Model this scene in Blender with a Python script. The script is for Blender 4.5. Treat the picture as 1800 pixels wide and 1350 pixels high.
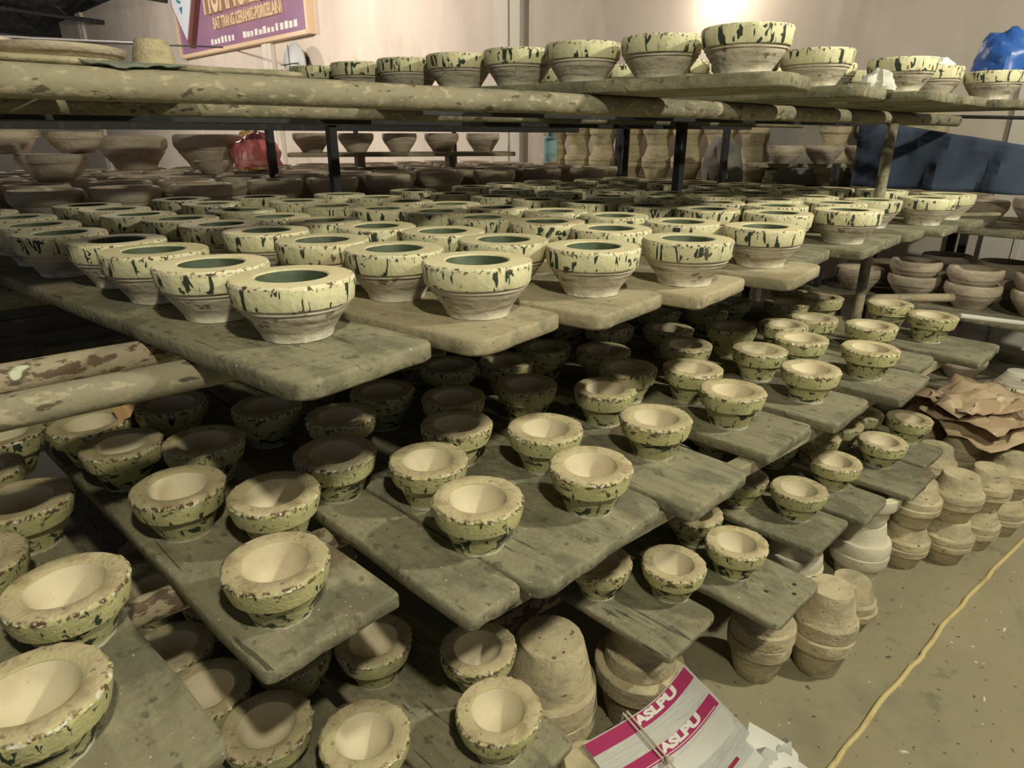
import bpy, math, random
from mathutils import Vector, noise as mnoise
R = math.radians
for o in list(bpy.data.objects): bpy.data.objects.remove(o)
scene = bpy.context.scene
COL = scene.collection

# ------------------------------------------------------------------ camera
EYE = 1.75
cam_data = bpy.data.cameras.new('camera'); cam = bpy.data.objects.new('camera', cam_data); COL.objects.link(cam)
cam_data.sensor_width = 36.0; cam_data.lens = 1150/1800*36.0; cam_data.clip_start = 0.05; cam_data.clip_end = 200
cam.location = (0, 0, EYE); cam.rotation_euler = (R(90-20.58), 0, R(-40))
scene.camera = cam
# ------------------------------------------------------------------ world, exposure, lamps
world = bpy.data.worlds.new('world'); scene.world = world; world.use_nodes = True
world.node_tree.nodes['Background'].inputs[0].default_value = (0.80, 0.86, 0.98, 1)
world.node_tree.nodes['Background'].inputs[1].default_value = 0.11
scene.view_settings.view_transform = 'Standard'; scene.view_settings.look = 'None'
scene.view_settings.gamma = 1.0; scene.view_settings.exposure = 0.38
scene.view_settings.use_curve_mapping = False
KEY = dict(loc=(0.0, -0.75, 3.25), power=150, color=(1.0, 0.93, 0.70), r=0.06)
LAMPS = [  # other lamps of the hall: location, power, colour, radius
    ((5.29, 3.757, 2.98), 13, (1.0, 0.86, 0.70), 0.06),
    ((2.60, 8.60, 3.90), 330, (1.0, 0.88, 0.76), 0.10),
    ((0.80, 13.5, 3.90), 420, (1.0, 0.90, 0.80), 0.10),
    ((2.75, -0.90, 3.20), 215, (1.0, 0.95, 0.76), 0.07),
]

# ------------------------------------------------------------------ helpers
rng = random.Random(7)
def link(o, parent=None):
    COL.objects.link(o)
    if parent: o.parent = parent
    return o
def tag(o, label=None, cat=None, group=None, kind=None):
    if label: o['label'] = label
    if cat: o['category'] = cat
    if group: o['group'] = group
    if kind: o['kind'] = kind
    return o
def empty(name, loc=(0, 0, 0), rz=0):
    o = bpy.data.objects.new(name, None); o.location = loc; o.rotation_euler = (0, 0, rz); o.empty_display_size = 0.05
    return link(o)
def mesh(name, v, f, m=None, smooth=True, angle=40):
    me = bpy.data.meshes.new(name); me.from_pydata([tuple(p) for p in v], [], f); me.update()
    if m:
        for q in (m if isinstance(m, (list, tuple)) else [m]): me.materials.append(q)
    if smooth:
        me.shade_smooth(); me.set_sharp_from_angle(angle=R(angle))
    return me
def obj(name, me, parent=None, loc=(0, 0, 0), rot=(0, 0, 0)):
    o = bpy.data.objects.new(name, me); o.location = loc; o.rotation_euler = rot
    return link(o, parent)
class MB:
    """collects boxes and tubes of ONE part"""
    def __init__(self): self.v = []; self.f = []
    def add(self, v, f):
        k = len(self.v); self.v += [tuple(p) for p in v]; self.f += [[i+k for i in q] for q in f]; return self
    def box(self, a, b, bev=0.0):
        (x0, y0, z0), (x1, y1, z1) = a, b; e = bev
        if e <= 0:
            v = [(x, y, z) for z in (z0, z1) for (x, y) in ((x0, y0), (x1, y0), (x1, y1), (x0, y1))]
            return self.add(v, [[3, 2, 1, 0], [4, 5, 6, 7], [0, 1, 5, 4], [1, 2, 6, 5], [2, 3, 7, 6], [3, 0, 4, 7]])
        rings = []
        for z, i in ((z0, e), (z0+e, 0), (z1-e, 0), (z1, e)):
            rings.append([(x0+i, y0+e, z), (x0+e, y0+i, z), (x1-e, y0+i, z), (x1-i, y0+e, z), (x1-i, y1-e, z), (x1-e, y1-i, z), (x0+e, y1-i, z), (x0+i, y1-e, z)])
        v = [p for r_ in rings for p in r_]; f = [list(range(7, -1, -1)), [24+i for i in range(8)]]
        for k in range(3):
            for i in range(8): j = (i+1) % 8; f.append([k*8+i, k*8+j, k*8+8+j, k*8+8+i])
        return self.add(v, f)
    def tube(self, pts, r, n=12, caps=True):
        pts = [Vector(p) for p in pts]; v = []; f = []
        for i, p in enumerate(pts):
            d = (pts[min(i+1, len(pts)-1)]-pts[max(i-1, 0)]).normalized()
            a = d.cross(Vector((0, 0, 1)));  a = a if a.length > 1e-3 else Vector((1, 0, 0)); a.normalize(); b = d.cross(a)
            rr = r[i] if isinstance(r, (list, tuple)) else r
            for k in range(n):
                t = 2*math.pi*k/n; v.append(p+a*math.cos(t)*rr+b*math.sin(t)*rr)
        for i in range(len(pts)-1):
            for k in range(n): l = (k+1) % n; f.append([i*n+k, i*n+l, (i+1)*n+l, (i+1)*n+k])
        if caps: f.append(list(range(n-1, -1, -1))); f.append([(len(pts)-1)*n+k for k in range(n)])
        return self.add(v, f)
    def build(self, name, m, parent=None, loc=(0, 0, 0), rot=(0, 0, 0), smooth=True):
        return obj(name, mesh(name, self.v, self.f, m, smooth), parent, loc, rot)

# ------------------------------------------------------------------ procedural materials
def material(name, base, layers=(), rough=0.85, bump=0.0, bscale=40, random_value=0.0, metallic=0.0, trans=0.0):
    """base colour plus noise layers; each layer: c colour, s scale (xyz), t (lo,hi) threshold, d detail, z/r windows in object space"""
    m = bpy.data.materials.new(name); m.use_nodes = True; nt = m.node_tree; N = nt.nodes; L = nt.links
    bs = N['Principled BSDF']; bs.inputs['Roughness'].default_value = rough; bs.inputs['Metallic'].default_value = metallic
    bs.inputs['Specular IOR Level'].default_value = 0.3
    tc = N.new('ShaderNodeTexCoord'); oi = N.new('ShaderNodeObjectInfo')
    off = N.new('ShaderNodeVectorMath'); off.operation = 'SCALE'; off.inputs[0].default_value = (17.3, 31.1, 9.7)
    L.new(oi.outputs['Random'], off.inputs['Scale'])
    sep = N.new('ShaderNodeSeparateXYZ'); L.new(tc.outputs['Object'], sep.inputs[0])
    rad = N.new('ShaderNodeVectorMath'); rad.operation = 'LENGTH'
    fl = N.new('ShaderNodeVectorMath'); fl.operation = 'MULTIPLY'; fl.inputs[1].default_value = (1, 1, 0)
    L.new(tc.outputs['Object'], fl.inputs[0]); L.new(fl.outputs[0], rad.inputs[0])
    def window(sock, w):
        mr = N.new('ShaderNodeMapRange'); mr.interpolation_type = 'SMOOTHSTEP'
        mr.inputs['From Min'].default_value = w[0]; mr.inputs['From Max'].default_value = w[1]; L.new(sock, mr.inputs['Value']); return mr.outputs[0]
    col = None
    rgb = N.new('ShaderNodeRGB'); rgb.outputs[0].default_value = (*base, 1); col = rgb.outputs[0]
    for ly in layers:
        mp = N.new('ShaderNodeMapping'); mp.inputs['Scale'].default_value = ly.get('s', (10, 10, 10))
        L.new(tc.outputs['Object'], mp.inputs['Vector']); L.new(off.outputs[0], mp.inputs['Location'])
        nz = N.new('ShaderNodeTexNoise'); nz.inputs['Scale'].default_value = 1.0; nz.inputs['Detail'].default_value = ly.get('d', 3)
        nz.inputs['Roughness'].default_value = ly.get('ro', 0.55); nz.inputs['Distortion'].default_value = ly.get('dist', 0.0)
        L.new(mp.outputs[0], nz.inputs['Vector'])
        fac = window(nz.outputs['Fac'], ly.get('t', (0.5, 0.55)))
        for key, sock in (('z', sep.outputs['Z']), ('r', rad.outputs['Value']), ('z2', sep.outputs['Z'])):
            if key in ly:
                mu = N.new('ShaderNodeMath'); mu.operation = 'MULTIPLY'; L.new(fac, mu.inputs[0]); L.new(window(sock, ly[key]), mu.inputs[1]); fac = mu.outputs[0]
        mu = N.new('ShaderNodeMath'); mu.operation = 'MULTIPLY'; L.new(fac, mu.inputs[0]); mu.inputs[1].default_value = ly.get('a', 1.0)
        mx = N.new('ShaderNodeMix'); mx.data_type = 'RGBA'; L.new(mu.outputs[0], mx.inputs['Factor']); L.new(col, mx.inputs['A']); mx.inputs['B'].default_value = (*ly['c'], 1)
        col = mx.outputs['Result']
    if random_value:
        hs = N.new('ShaderNodeHueSaturation'); mr = N.new('ShaderNodeMapRange'); mr.inputs['To Min'].default_value = 1-random_value; mr.inputs['To Max'].default_value = 1+random_value
        L.new(oi.outputs['Random'], mr.inputs['Value']); L.new(mr.outputs[0], hs.inputs['Value']); L.new(col, hs.inputs['Color']); col = hs.outputs[0]
    L.new(col, bs.inputs['Base Color'])
    if bump:
        nz = N.new('ShaderNodeTexNoise'); nz.inputs['Scale'].default_value = bscale; nz.inputs['Detail'].default_value = 5; L.new(tc.outputs['Object'], nz.inputs['Vector'])
        bp = N.new('ShaderNodeBump'); bp.inputs['Strength'].default_value = bump; bp.inputs['Distance'].default_value = 0.01; L.new(nz.outputs['Fac'], bp.inputs['Height']); L.new(bp.outputs[0], bs.inputs['Normal'])
    return m
def emission(name, c, s):
    m = bpy.data.materials.new(name); m.use_nodes = True; b = m.node_tree.nodes['Principled BSDF']
    b.inputs['Base Color'].default_value = (*c, 1); b.inputs['Emission Color'].default_value = (*c, 1); b.inputs['Emission Strength'].default_value = s
    return m
GREEN = (0.035, 0.05, 0.03); OLIVE = (0.10, 0.11, 0.06); BROWN = (0.12, 0.07, 0.04); WHITE = (0.72, 0.70, 0.62)
m_collar_g = material('glazed_collar', (0.67, 0.635, 0.40), [
    dict(c=(0.52, 0.50, 0.34), s=(60, 60, 6), t=(0.45, 0.7), a=0.7),
    dict(c=GREEN, s=(60, 60, 14), t=(0.588, 0.612), d=2, dist=0.4, z=(0.112, 0.108)),
    dict(c=GREEN, s=(30, 30, 34), t=(0.645, 0.665), d=3, z=(0.112, 0.108)),
    dict(c=(0.68, 0.60, 0.37), s=(12, 12, 12), t=(0.3, 0.6), z=(0.1125, 0.1145)),
    dict(c=BROWN, s=(110, 110, 110), t=(0.56, 0.60), d=3, z=(0.103, 0.109), r=(0.104, 0.110)),
    dict(c=WHITE, s=(150, 150, 150), t=(0.58, 0.62), d=2, z=(0.104, 0.110), r=(0.106, 0.111)),
    dict(c=(0.42, 0.30, 0.15), s=(9, 9, 9), t=(0.55, 0.75), a=0.35)], bump=0.25, bscale=90, random_value=0.10)
m_body_g = material('plaster_body', (0.54, 0.49, 0.39), [
    dict(c=(0.24, 0.195, 0.135), s=(9, 9, 110), t=(0.46, 0.66), d=4, dist=0.8, a=0.8),
    dict(c=(0.16, 0.11, 0.07), s=(16, 16, 26), t=(0.64, 0.67), d=3, a=0.85),
    dict(c=(0.10, 0.10, 0.07), s=(40, 40, 40), t=(0.70, 0.72), d=2, a=0.8),
    dict(c=(0.74, 0.70, 0.58), s=(14, 14, 14), t=(0.30, 0.50), z=(0.026, 0.008), a=0.95)], bump=0.35, bscale=60, random_value=0.10)
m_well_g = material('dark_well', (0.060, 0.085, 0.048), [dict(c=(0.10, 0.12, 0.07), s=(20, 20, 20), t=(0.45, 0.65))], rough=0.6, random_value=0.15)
m_collar_s = material('flaked_collar', (0.50, 0.475, 0.235), [
    dict(c=(0.44, 0.42, 0.22), s=(30, 30, 18), t=(0.42, 0.66), a=0.8),
    dict(c=GREEN, s=(75, 75, 22), t=(0.625, 0.65), d=3, dist=0.5, z=(0.111, 0.107)),
    dict(c=(0.13, 0.10, 0.05), s=(30, 30, 60), t=(0.61, 0.64), d=3, z=(0.111, 0.107)),
    dict(c=(0.52, 0.44, 0.275), s=(12, 12, 12), t=(0.25, 0.5), z=(0.1105, 0.1130)),
    dict(c=(0.36, 0.28, 0.16), s=(22, 22, 22), t=(0.48, 0.68), d=5, z=(0.1105, 0.1130), a=0.8),
    dict(c=(0.20, 0.15, 0.08), s=(70, 70, 70), t=(0.60, 0.68), d=4, z=(0.1105, 0.1130), a=0.7),
    dict(c=BROWN, s=(85, 85, 85), t=(0.50, 0.56), d=4, z=(0.100, 0.106), r=(0.089, 0.095)),
    dict(c=WHITE, s=(120, 120, 120), t=(0.56, 0.60), d=3, z=(0.101, 0.107), r=(0.091, 0.096))], bump=0.3, bscale=130, random_value=0.12)
m_body_s = material('flaked_body', (0.47, 0.45, 0.235), [
    dict(c=(0.38, 0.36, 0.20), s=(18, 18, 40), t=(0.42, 0.66), a=0.85),
    dict(c=GREEN, s=(26, 26, 40), t=(0.555, 0.585), d=4, dist=0.6),
    dict(c=(0.06, 0.06, 0.03), s=(95, 95, 40), t=(0.65, 0.67), d=2),
    dict(c=(0.74, 0.70, 0.58), s=(25, 25, 25), t=(0.30, 0.45), z=(0.012, 0.004), a=0.9)], bump=0.3, bscale=90, random_value=0.12)
m_well_s = material('cream_well', (0.64, 0.57, 0.41), [dict(c=(0.50, 0.42, 0.29), s=(9, 9, 9), t=(0.45, 0.75)), dict(c=(0.25, 0.2, 0.13), s=(120, 120, 120), t=(0.72, 0.74), a=0.7)], bump=0.08, bscale=200, random_value=0.06)
m_raw = material('raw_plaster', (0.50, 0.43, 0.33), [
    dict(c=(0.33, 0.26, 0.19), s=(7, 7, 26), t=(0.42, 0.68), d=4, a=0.8),
    dict(c=(0.17, 0.13, 0.09), s=(40, 40, 90), t=(0.66, 0.69), d=3, a=0.8)], bump=0.4, bscale=50, random_value=0.22)
m_raw_in = material('raw_hollow', (0.50, 0.43, 0.33), [dict(c=(0.33, 0.26, 0.19), s=(8, 8, 8), t=(0.45, 0.72), d=4, a=0.7)], random_value=0.22)
m_stack = material('yellowed_plaster', (0.53, 0.46, 0.295), [
    dict(c=(0.42, 0.34, 0.21), s=(14, 14, 45), t=(0.42, 0.68), d=4, a=0.85),
    dict(c=(0.30, 0.27, 0.18), s=(6, 6, 10), t=(0.45, 0.7), d=3, a=0.8),
    dict(c=(0.14, 0.10, 0.06), s=(34, 34, 120), t=(0.655, 0.68), d=3, a=0.9)], bump=0.45, bscale=60, random_value=0.10)
m_white = material('white_plaster', (0.66, 0.61, 0.46), [
    dict(c=(0.52, 0.47, 0.36), s=(10, 10, 22), t=(0.48, 0.72), d=4, a=0.7),
    dict(c=(0.2, 0.17, 0.1), s=(34, 34, 60), t=(0.70, 0.72), d=3, a=0.8)], bump=0.2, bscale=60, random_value=0.05)
m_wood = material('grey_wood', (0.240, 0.222, 0.145), [
    dict(c=(0.165, 0.15, 0.098), s=(26, 3.0, 26), t=(0.40, 0.70), d=6, dist=1.5, a=0.6),
    dict(c=(0.115, 0.113, 0.074), s=(5.5, 2.8, 5.5), t=(0.46, 0.58), d=6, ro=0.7, a=0.8),
    dict(c=(0.36, 0.325, 0.215), s=(9, 6, 9), t=(0.55, 0.70), d=6, ro=0.7, a=0.65),
    dict(c=(0.17, 0.10, 0.062), s=(7, 4, 7), t=(0.58, 0.70), d=5, ro=0.7, a=0.6),
    dict(c=(0.075, 0.07, 0.048), s=(40, 30, 40), t=(0.60, 0.67), d=4, a=0.65),
    dict(c=(0.035, 0.032, 0.022), s=(60, 3.5, 60), t=(0.68, 0.71), d=2, a=0.75),
    dict(c=(0.60, 0.58, 0.50), s=(110, 110, 110), t=(0.765, 0.775), d=1, a=0.8)], rough=0.9, bump=0.55, bscale=45, random_value=0.12)
m_wood_light = material('pale_wood', (0.37, 0.32, 0.21), [
    dict(c=(0.28, 0.245, 0.16), s=(30, 3.0, 30), t=(0.42, 0.72), d=6, dist=1.2, a=0.6),
    dict(c=(0.16, 0.16, 0.10), s=(5.5, 3, 5.5), t=(0.48, 0.62), d=5, ro=0.65, a=0.75),
    dict(c=(0.34, 0.22, 0.12), s=(7, 4, 7), t=(0.57, 0.72), d=4, ro=0.6, a=0.55),
    dict(c=(0.13, 0.12, 0.08), s=(45, 40, 45), t=(0.61, 0.69), d=4, a=0.6),
    dict(c=(0.05, 0.045, 0.03), s=(70, 4.0, 70), t=(0.69, 0.72), d=2, a=0.7)], rough=0.9, bump=0.5, bscale=45, random_value=0.08)
m_pipe = material('dusty_pipe', (0.27, 0.245, 0.165), [
    dict(c=(0.15, 0.14, 0.095), s=(5, 12, 12), t=(0.45, 0.7), d=4),
    dict(c=(0.44, 0.38, 0.26), s=(30, 60, 60), t=(0.56, 0.64), d=4, a=0.7),
    dict(c=(0.08, 0.06, 0.04), s=(20, 40, 40), t=(0.62, 0.66), d=4, a=0.9)], bump=0.4, bscale=45, random_value=0.1)
m_pipe_spat = material('spattered_pipe', (0.34, 0.29, 0.20), [
    dict(c=(0.12, 0.085, 0.055), s=(26, 50, 50), t=(0.48, 0.56), d=4),
    dict(c=(0.55, 0.58, 0.44), s=(10, 16, 16), t=(0.62, 0.65), d=2)], bump=0.5, bscale=50)
m_steel = material('dark_steel', (0.028, 0.028, 0.030), [dict(c=(0.09, 0.08, 0.06), s=(12, 12, 12), t=(0.55, 0.75), d=4)], rough=0.6, bump=0.2)
m_floor = material('floor_concrete', (0.262, 0.232, 0.145), [
    dict(c=(0.315, 0.28, 0.18), s=(1.6, 1.6, 1), t=(0.42, 0.66), d=4, a=0.8),
    dict(c=(0.20, 0.188, 0.122), s=(3.0, 3.0, 1), t=(0.50, 0.66), d=6, ro=0.7, a=0.75),
    dict(c=(0.15, 0.14, 0.095), s=(6, 6, 1), t=(0.62, 0.68), d=5, ro=0.65, a=0.65),
    dict(c=(0.07, 0.06, 0.04), s=(42, 42, 1), t=(0.725, 0.74), d=1, a=0.9),
    dict(c=(0.6, 0.58, 0.5), s=(30, 30, 1), t=(0.765, 0.775), d=1, a=0.8)], rough=0.8, bump=0.3, bscale=22)
m_wall = material('wall_plaster', (0.60, 0.53, 0.455), [
    dict(c=(0.50, 0.44, 0.38), s=(1.2, 1.2, 0.5), t=(0.42, 0.68), d=5, a=0.8),
    dict(c=(0.68, 0.62, 0.55), s=(2.5, 2.5, 0.8), t=(0.52, 0.72), d=4, a=0.7),
    dict(c=(0.44, 0.36, 0.29), s=(3, 3, 3), t=(0.60, 0.74), d=5, a=0.5)], bump=0.12, bscale=8)
m_column = material('column_paint', (0.66, 0.62, 0.55), [dict(c=(0.52, 0.47, 0.4), s=(3, 3, 1.2), t=(0.5, 0.7), d=4, a=0.6)], bump=0.1)
m_roof = material('roof_sheet', (0.10, 0.10, 0.11), [dict(c=(0.22, 0.21, 0.21), s=(3, 1, 3), t=(0.45, 0.7), d=4)], rough=0.6)
m_cable = material('yellow_cable', (0.58, 0.48, 0.235), [dict(c=(0.42, 0.33, 0.13), s=(12, 40, 40), t=(0.5, 0.7))], rough=0.6)
m_paper = material('newsprint', (0.52, 0.52, 0.485), [
    dict(c=(0.38, 0.38, 0.36), s=(14, 190, 40), t=(0.50, 0.58), d=2, a=0.55),
    dict(c=(0.46, 0.45, 0.42), s=(7, 5, 6), t=(0.5, 0.65), a=0.6)], rough=0.9, random_value=0.12)
m_paper_plain = material('glossy_sheet', (0.62, 0.61, 0.55), [dict(c=(0.55, 0.54, 0.5), s=(9, 9, 9), t=(0.45, 0.7), a=0.5)], rough=0.5)
m_magenta = material('magenta_print', (0.36, 0.028, 0.11), rough=0.7)
m_crimson = material('crimson_print', (0.26, 0.020, 0.05), rough=0.7)
m_print_white = material('white_print', (0.74, 0.72, 0.68), rough=0.7)
m_ink = material('dark_photo_print', (0.022, 0.020, 0.020), [dict(c=(0.42, 0.16, 0.06), s=(26, 26, 26), t=(0.62, 0.70), d=3), dict(c=(0.5, 0.45, 0.4), s=(50, 50, 50), t=(0.70, 0.72), d=2)], rough=0.5)
m_string = material('packing_string', (0.55, 0.50, 0.40), rough=0.6)
m_plastic = material('brown_plastic_sheet', (0.43, 0.32, 0.20), [dict(c=(0.52, 0.41, 0.27), s=(4, 4, 4), t=(0.45, 0.7)), dict(c=(0.33, 0.23, 0.145), s=(6, 6, 6), t=(0.55, 0.75))], rough=0.32)
m_blue_cloth = material('navy_cloth', (0.055, 0.075, 0.115), rough=0.9)
m_maroon_cloth = material('maroon_cloth', (0.15, 0.04, 0.07), [dict(c=(0.45, 0.22, 0.22), s=(8, 8, 60), t=(0.62, 0.7))], rough=0.9)
m_blue_bag = material('blue_plastic_bag', (0.03, 0.10, 0.36), rough=0.35)
m_white_bag = material('white_plastic_bag', (0.75, 0.76, 0.72), rough=0.5)
m_red_bag = material('red_plastic_bag', (0.66, 0.18, 0.18), [dict(c=(0.75, 0.35, 0.33), s=(6, 6, 6), t=(0.5, 0.7))], rough=0.35)
m_sack = material('orange_sack', (0.60, 0.36, 0.08), [dict(c=(0.7, 0.6, 0.4), s=(9, 9, 9), t=(0.6, 0.65))])
m_purple = material('sign_purple', (0.28, 0.16, 0.26), [dict(c=(0.36, 0.20, 0.27), s=(0.8, 0.8, 0.8), t=(0.4, 0.7))], rough=0.3)
m_gold = material('sign_gold', (0.70, 0.52, 0.35), rough=0.4)
m_maroon = material('sign_maroon', (0.16, 0.06, 0.06), rough=0.5)
m_palegrey = material('pale_sign_panel', (0.62, 0.66, 0.72), rough=0.4)
m_teal = material('sign_emblem', (0.05, 0.22, 0.27), rough=0.5)
m_fan = material('grey_fan', (0.42, 0.44, 0.44), rough=0.5)
m_aqua = material('aqua_bottle', (0.30, 0.50, 0.53), [dict(c=(0.5, 0.55, 0.5), s=(8, 8, 14), t=(0.5, 0.6))], rough=0.4)
m_pvc = material('white_pvc', (0.60, 0.58, 0.52), rough=0.4)
m_scrap = material('tan_scrap', (0.58, 0.36, 0.17), rough=0.8)
m_panel = material('dark_panel', (0.19, 0.18, 0.165), [dict(c=(0.26, 0.23, 0.19), s=(3, 3, 3), t=(0.5, 0.7))])
m_green_rag = material('grey_green_rag', (0.15, 0.17, 0.13), rough=0.8)
m_green_spot = material('green_paint_spot', (0.02, 0.05, 0.03))
m_shade = material('lamp_shade', (0.25, 0.27, 0.25), rough=0.4, metallic=0.6)
m_bulb = emission('bulb_glow', (1.0, 0.93, 0.78), 6.0)

# ------------------------------------------------------------------ the setting
def struct(o, lab=None): tag(o, lab, None, None, 'structure'); return o
fl = MB().box((-8, -6, -0.12), (14, 34, 0.0)); struct(fl.build('floor', m_floor), 'dusty olive concrete floor of the workshop')
WN = Vector((math.cos(R(6)), math.sin(R(6)), 0)); WT = Vector((math.sin(R(6)), -math.cos(R(6)), 0)); WD = 6.0
# wall frame: local x runs along WT (towards smaller Y), local y points out of the room, z up
wall_rot = (0, 0, math.atan2(WT.y, WT.x))
def on_wall(t, z, off=0.0): return tuple(WN*(WD-off)+WT*t+Vector((0, 0, z)))
w = MB().box((-23.2, 0, 0), (9, 0.2, 4.75)); struct(w.build('wall_right', m_wall, None, tuple(WN*WD), wall_rot), 'blotchy beige plaster wall behind the racks')
for i, (t0, t1) in enumerate(((-6.02, -5.61), (-21.4, -21.0), (-11.6, -11.3), (-0.9, -0.5))):
    cb = MB().box((t0, -0.07, 0), (t1, 0.01, 4.75)).box((t0+0.19, -0.085, 0), (t1-0.17, -0.06, 4.75))
    struct(cb.build('trim_%d' % (i+1), m_column, None, tuple(WN*WD), wall_rot), 'pale flat column on the plaster wall')
w = MB().box((-9, 30.0, 0), (14, 30.2, 6.5)); struct(w.build('wall_back', m_wall), 'far end wall of the hall')
rf = MB()
v = []; f = []
nx = 120
for i in range(nx+1):
    x = -9+(15.2)*i/nx; zc = 4.72+0.16*max(0, 5.5-x) if x < 5.5 else 4.72
    zc += 0.03 if i % 2 else 0.0
    for y in (-6, 34): v.append((x, y, zc))
for i in range(nx): f.append([2*i, 2*i+1, 2*i+3, 2*i+2])
struct(obj('ceiling', mesh('ceiling', v, f, m_roof, False)), 'dark corrugated metal roof sheets')
for i, y in enumerate((12.0, 16.0, 20.0, 24.0)):
    t = empty('roof_truss', (0, y, 0)); tag(t, ['dark roof truss over the sign', 'second dark roof truss past the sign', 'third dark roof truss past the sign', 'last dark roof truss near the far wall'][i], 'roof truss', 'dark roof trusses')
    b = MB().tube([(5.3, 0, 4.62), (-8, 0, 6.75)], 0.055, 8).build('top_chord', m_steel, t)
    b = MB().tube([(5.3, 0, 4.30), (-8, 0, 4.95)], 0.05, 8).build('bottom_chord', m_steel, t)
    for k in range(9):
        x0 = 4.6-k*1.35; MB().tube([(x0, 0, 4.28+0.049*(5.3-x0)), (x0-0.68, 0, 4.60+0.16*(5.3-x0+0.68))], 0.03, 6).build('web_bar', m_steel, t)
for i, x in enumerate((3.6, 1.6, -0.4, -2.4)):
    b = MB().tube([(x, 6, 4.62+0.16*(5.5-x)-0.08), (x, 29, 4.62+0.16*(5.5-x)-0.08)], 0.045, 6).build('purlin', m_steel)
    tag(b, ['roof purlin closest to the plaster wall', 'second roof purlin from the plaster wall', 'third roof purlin from the plaster wall', 'fourth roof purlin from the plaster wall'][i], 'roof beam', 'steel roof purlins')

# ------------------------------------------------------------------ lamps
def lamp(which, loc, power, color, r, label, ceil_z):
    e = empty(which+'_lamp_offscreen', loc); tag(e, label, 'lamp', 'hanging workshop lamps')
    prof = [(0.02, 0.16), (0.05, 0.15), (0.09, 0.11), (0.20, 0.05), (0.205, 0.045), (0.09, 0.10), (0.05, 0.14), (0.02, 0.15)]
    n = 28; v = []; f = []
    for (rr, z) in prof:
        for k in range(n): a = 2*math.pi*k/n; v.append((rr*math.cos(a), rr*math.sin(a), z))
    for i in range(len(prof)-1):
        for k in range(n): l = (k+1) % n; f.append([i*n+k, i*n+l, (i+1)*n+l, (i+1)*n+k])
    obj('lamp_shade', mesh('lamp_shade', v, f, m_shade), e)
    MB().tube([(0, 0, 0.145), (0, 0, ceil_z-loc[2])], 0.006, 6).build('cord', m_steel, e)
    MB().tube([(0, 0, 0.10), (0, 0, 0.16)], 0.022, 10).build('socket', m_steel, e)
    bp = [(0.0, 0.015), (0.02, 0.02), (0.035, 0.04), (0.036, 0.06), (0.022, 0.09), (0.018, 0.105)]; v = [(0, 0, bp[0][1])]; f = []; n = 14
    for (rr, z) in bp[1:]:
        for k in range(n): a = 2*math.pi*k/n; v.append((rr*math.cos(a), rr*math.sin(a), z))
    for k in range(n): f.append([0, 1+(k+1) % n, 1+k])
    for i in range(len(bp)-2):
        for k in range(n): l = (k+1) % n; f.append([1+i*n+k, 1+i*n+l, 1+(i+1)*n+l, 1+(i+1)*n+k])
    obj(which+'_bulb_offscreen', mesh('bulb', v, f, m_bulb), e)
    ld = bpy.data.lights.new(which+'_light_offscreen', 'POINT'); ld.energy = power; ld.color = color; ld.shadow_soft_size = r
    lo = bpy.data.objects.new(which+'_light_offscreen', ld); lo.location = (0, 0, -0.06); link(lo, e)
lamp('aisle', KEY['loc'], KEY['power'], KEY['color'], KEY['r'], 'hanging lamp with metal shade above the aisle', 5.4)
for (loc, p, c_, r_), wh, lab in zip(LAMPS, ('glow', 'bowl', 'hall', 'second_aisle'), ('hanging lamp against the plaster wall above the top shelf', 'hanging lamp over the rear racks', 'hanging lamp in the far hall', 'second hanging lamp along the aisle')):
    lamp(wh, loc, p, c_, r_, lab, 4.72+0.16*max(0, 5.5-loc[0]))

# ------------------------------------------------------------------ moulds
def lathe(name, prof, m, seed, seg=52, oval=0.008, chips=(), chip=0.0, wob=0.0):
    """revolve (r,z) profile; chips = indices of profile points that crumble"""
    rd = random.Random(seed); v = []; f = []; idx = []
    ph = rd.uniform(0, 6.28)
    def nz(a, k): return mnoise.noise(Vector((math.cos(a)*k+seed*3.7, math.sin(a)*k, seed*1.3)))
    for i, (r, z) in enumerate(prof):
        if r <= 1e-6: idx.append([len(v)]); v.append((0, 0, z)); continue
        ring = []
        for k in range(seg):
            a = 2*math.pi*k/seg; rr = r*(1+oval*math.cos(2*a+ph)+wob*nz(a, 1.6)); zz = z
            if i in chips:
                c0 = max(0, nz(a, 7.0)+0.15)+0.7*max(0, rd.uniform(-0.6, 0.7)); rr -= chip*c0; zz -= chip*0.55*c0*rd.uniform(0.2, 1)
            ring.append(len(v)); v.append((rr*math.cos(a), rr*math.sin(a), zz))
        idx.append(ring)
    for a, b in zip(idx, idx[1:]):
        if len(a) == 1 and len(b) == 1: continue
        for k in range(seg):
            l = (k+1) % seg
            if len(a) == 1: f.append([a[0], b[l], b[k]])
            elif len(b) == 1: f.append([a[k], a[l], b[0]])
            else: f.append([a[k], a[l], b[l], b[k]])
    return mesh(name, v, f, m, True, 32)
KIND = {}
def kind(name, parts, n=5):
    KIND[name] = [[(pn, lathe(pn, prof, m, 11*i+3*j+len(name), seg, ov, ch, ca, wb)) for j, (pn, prof, m, seg, ov, ch, ca, wb) in enumerate(parts)] for i in range(n)]
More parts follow.
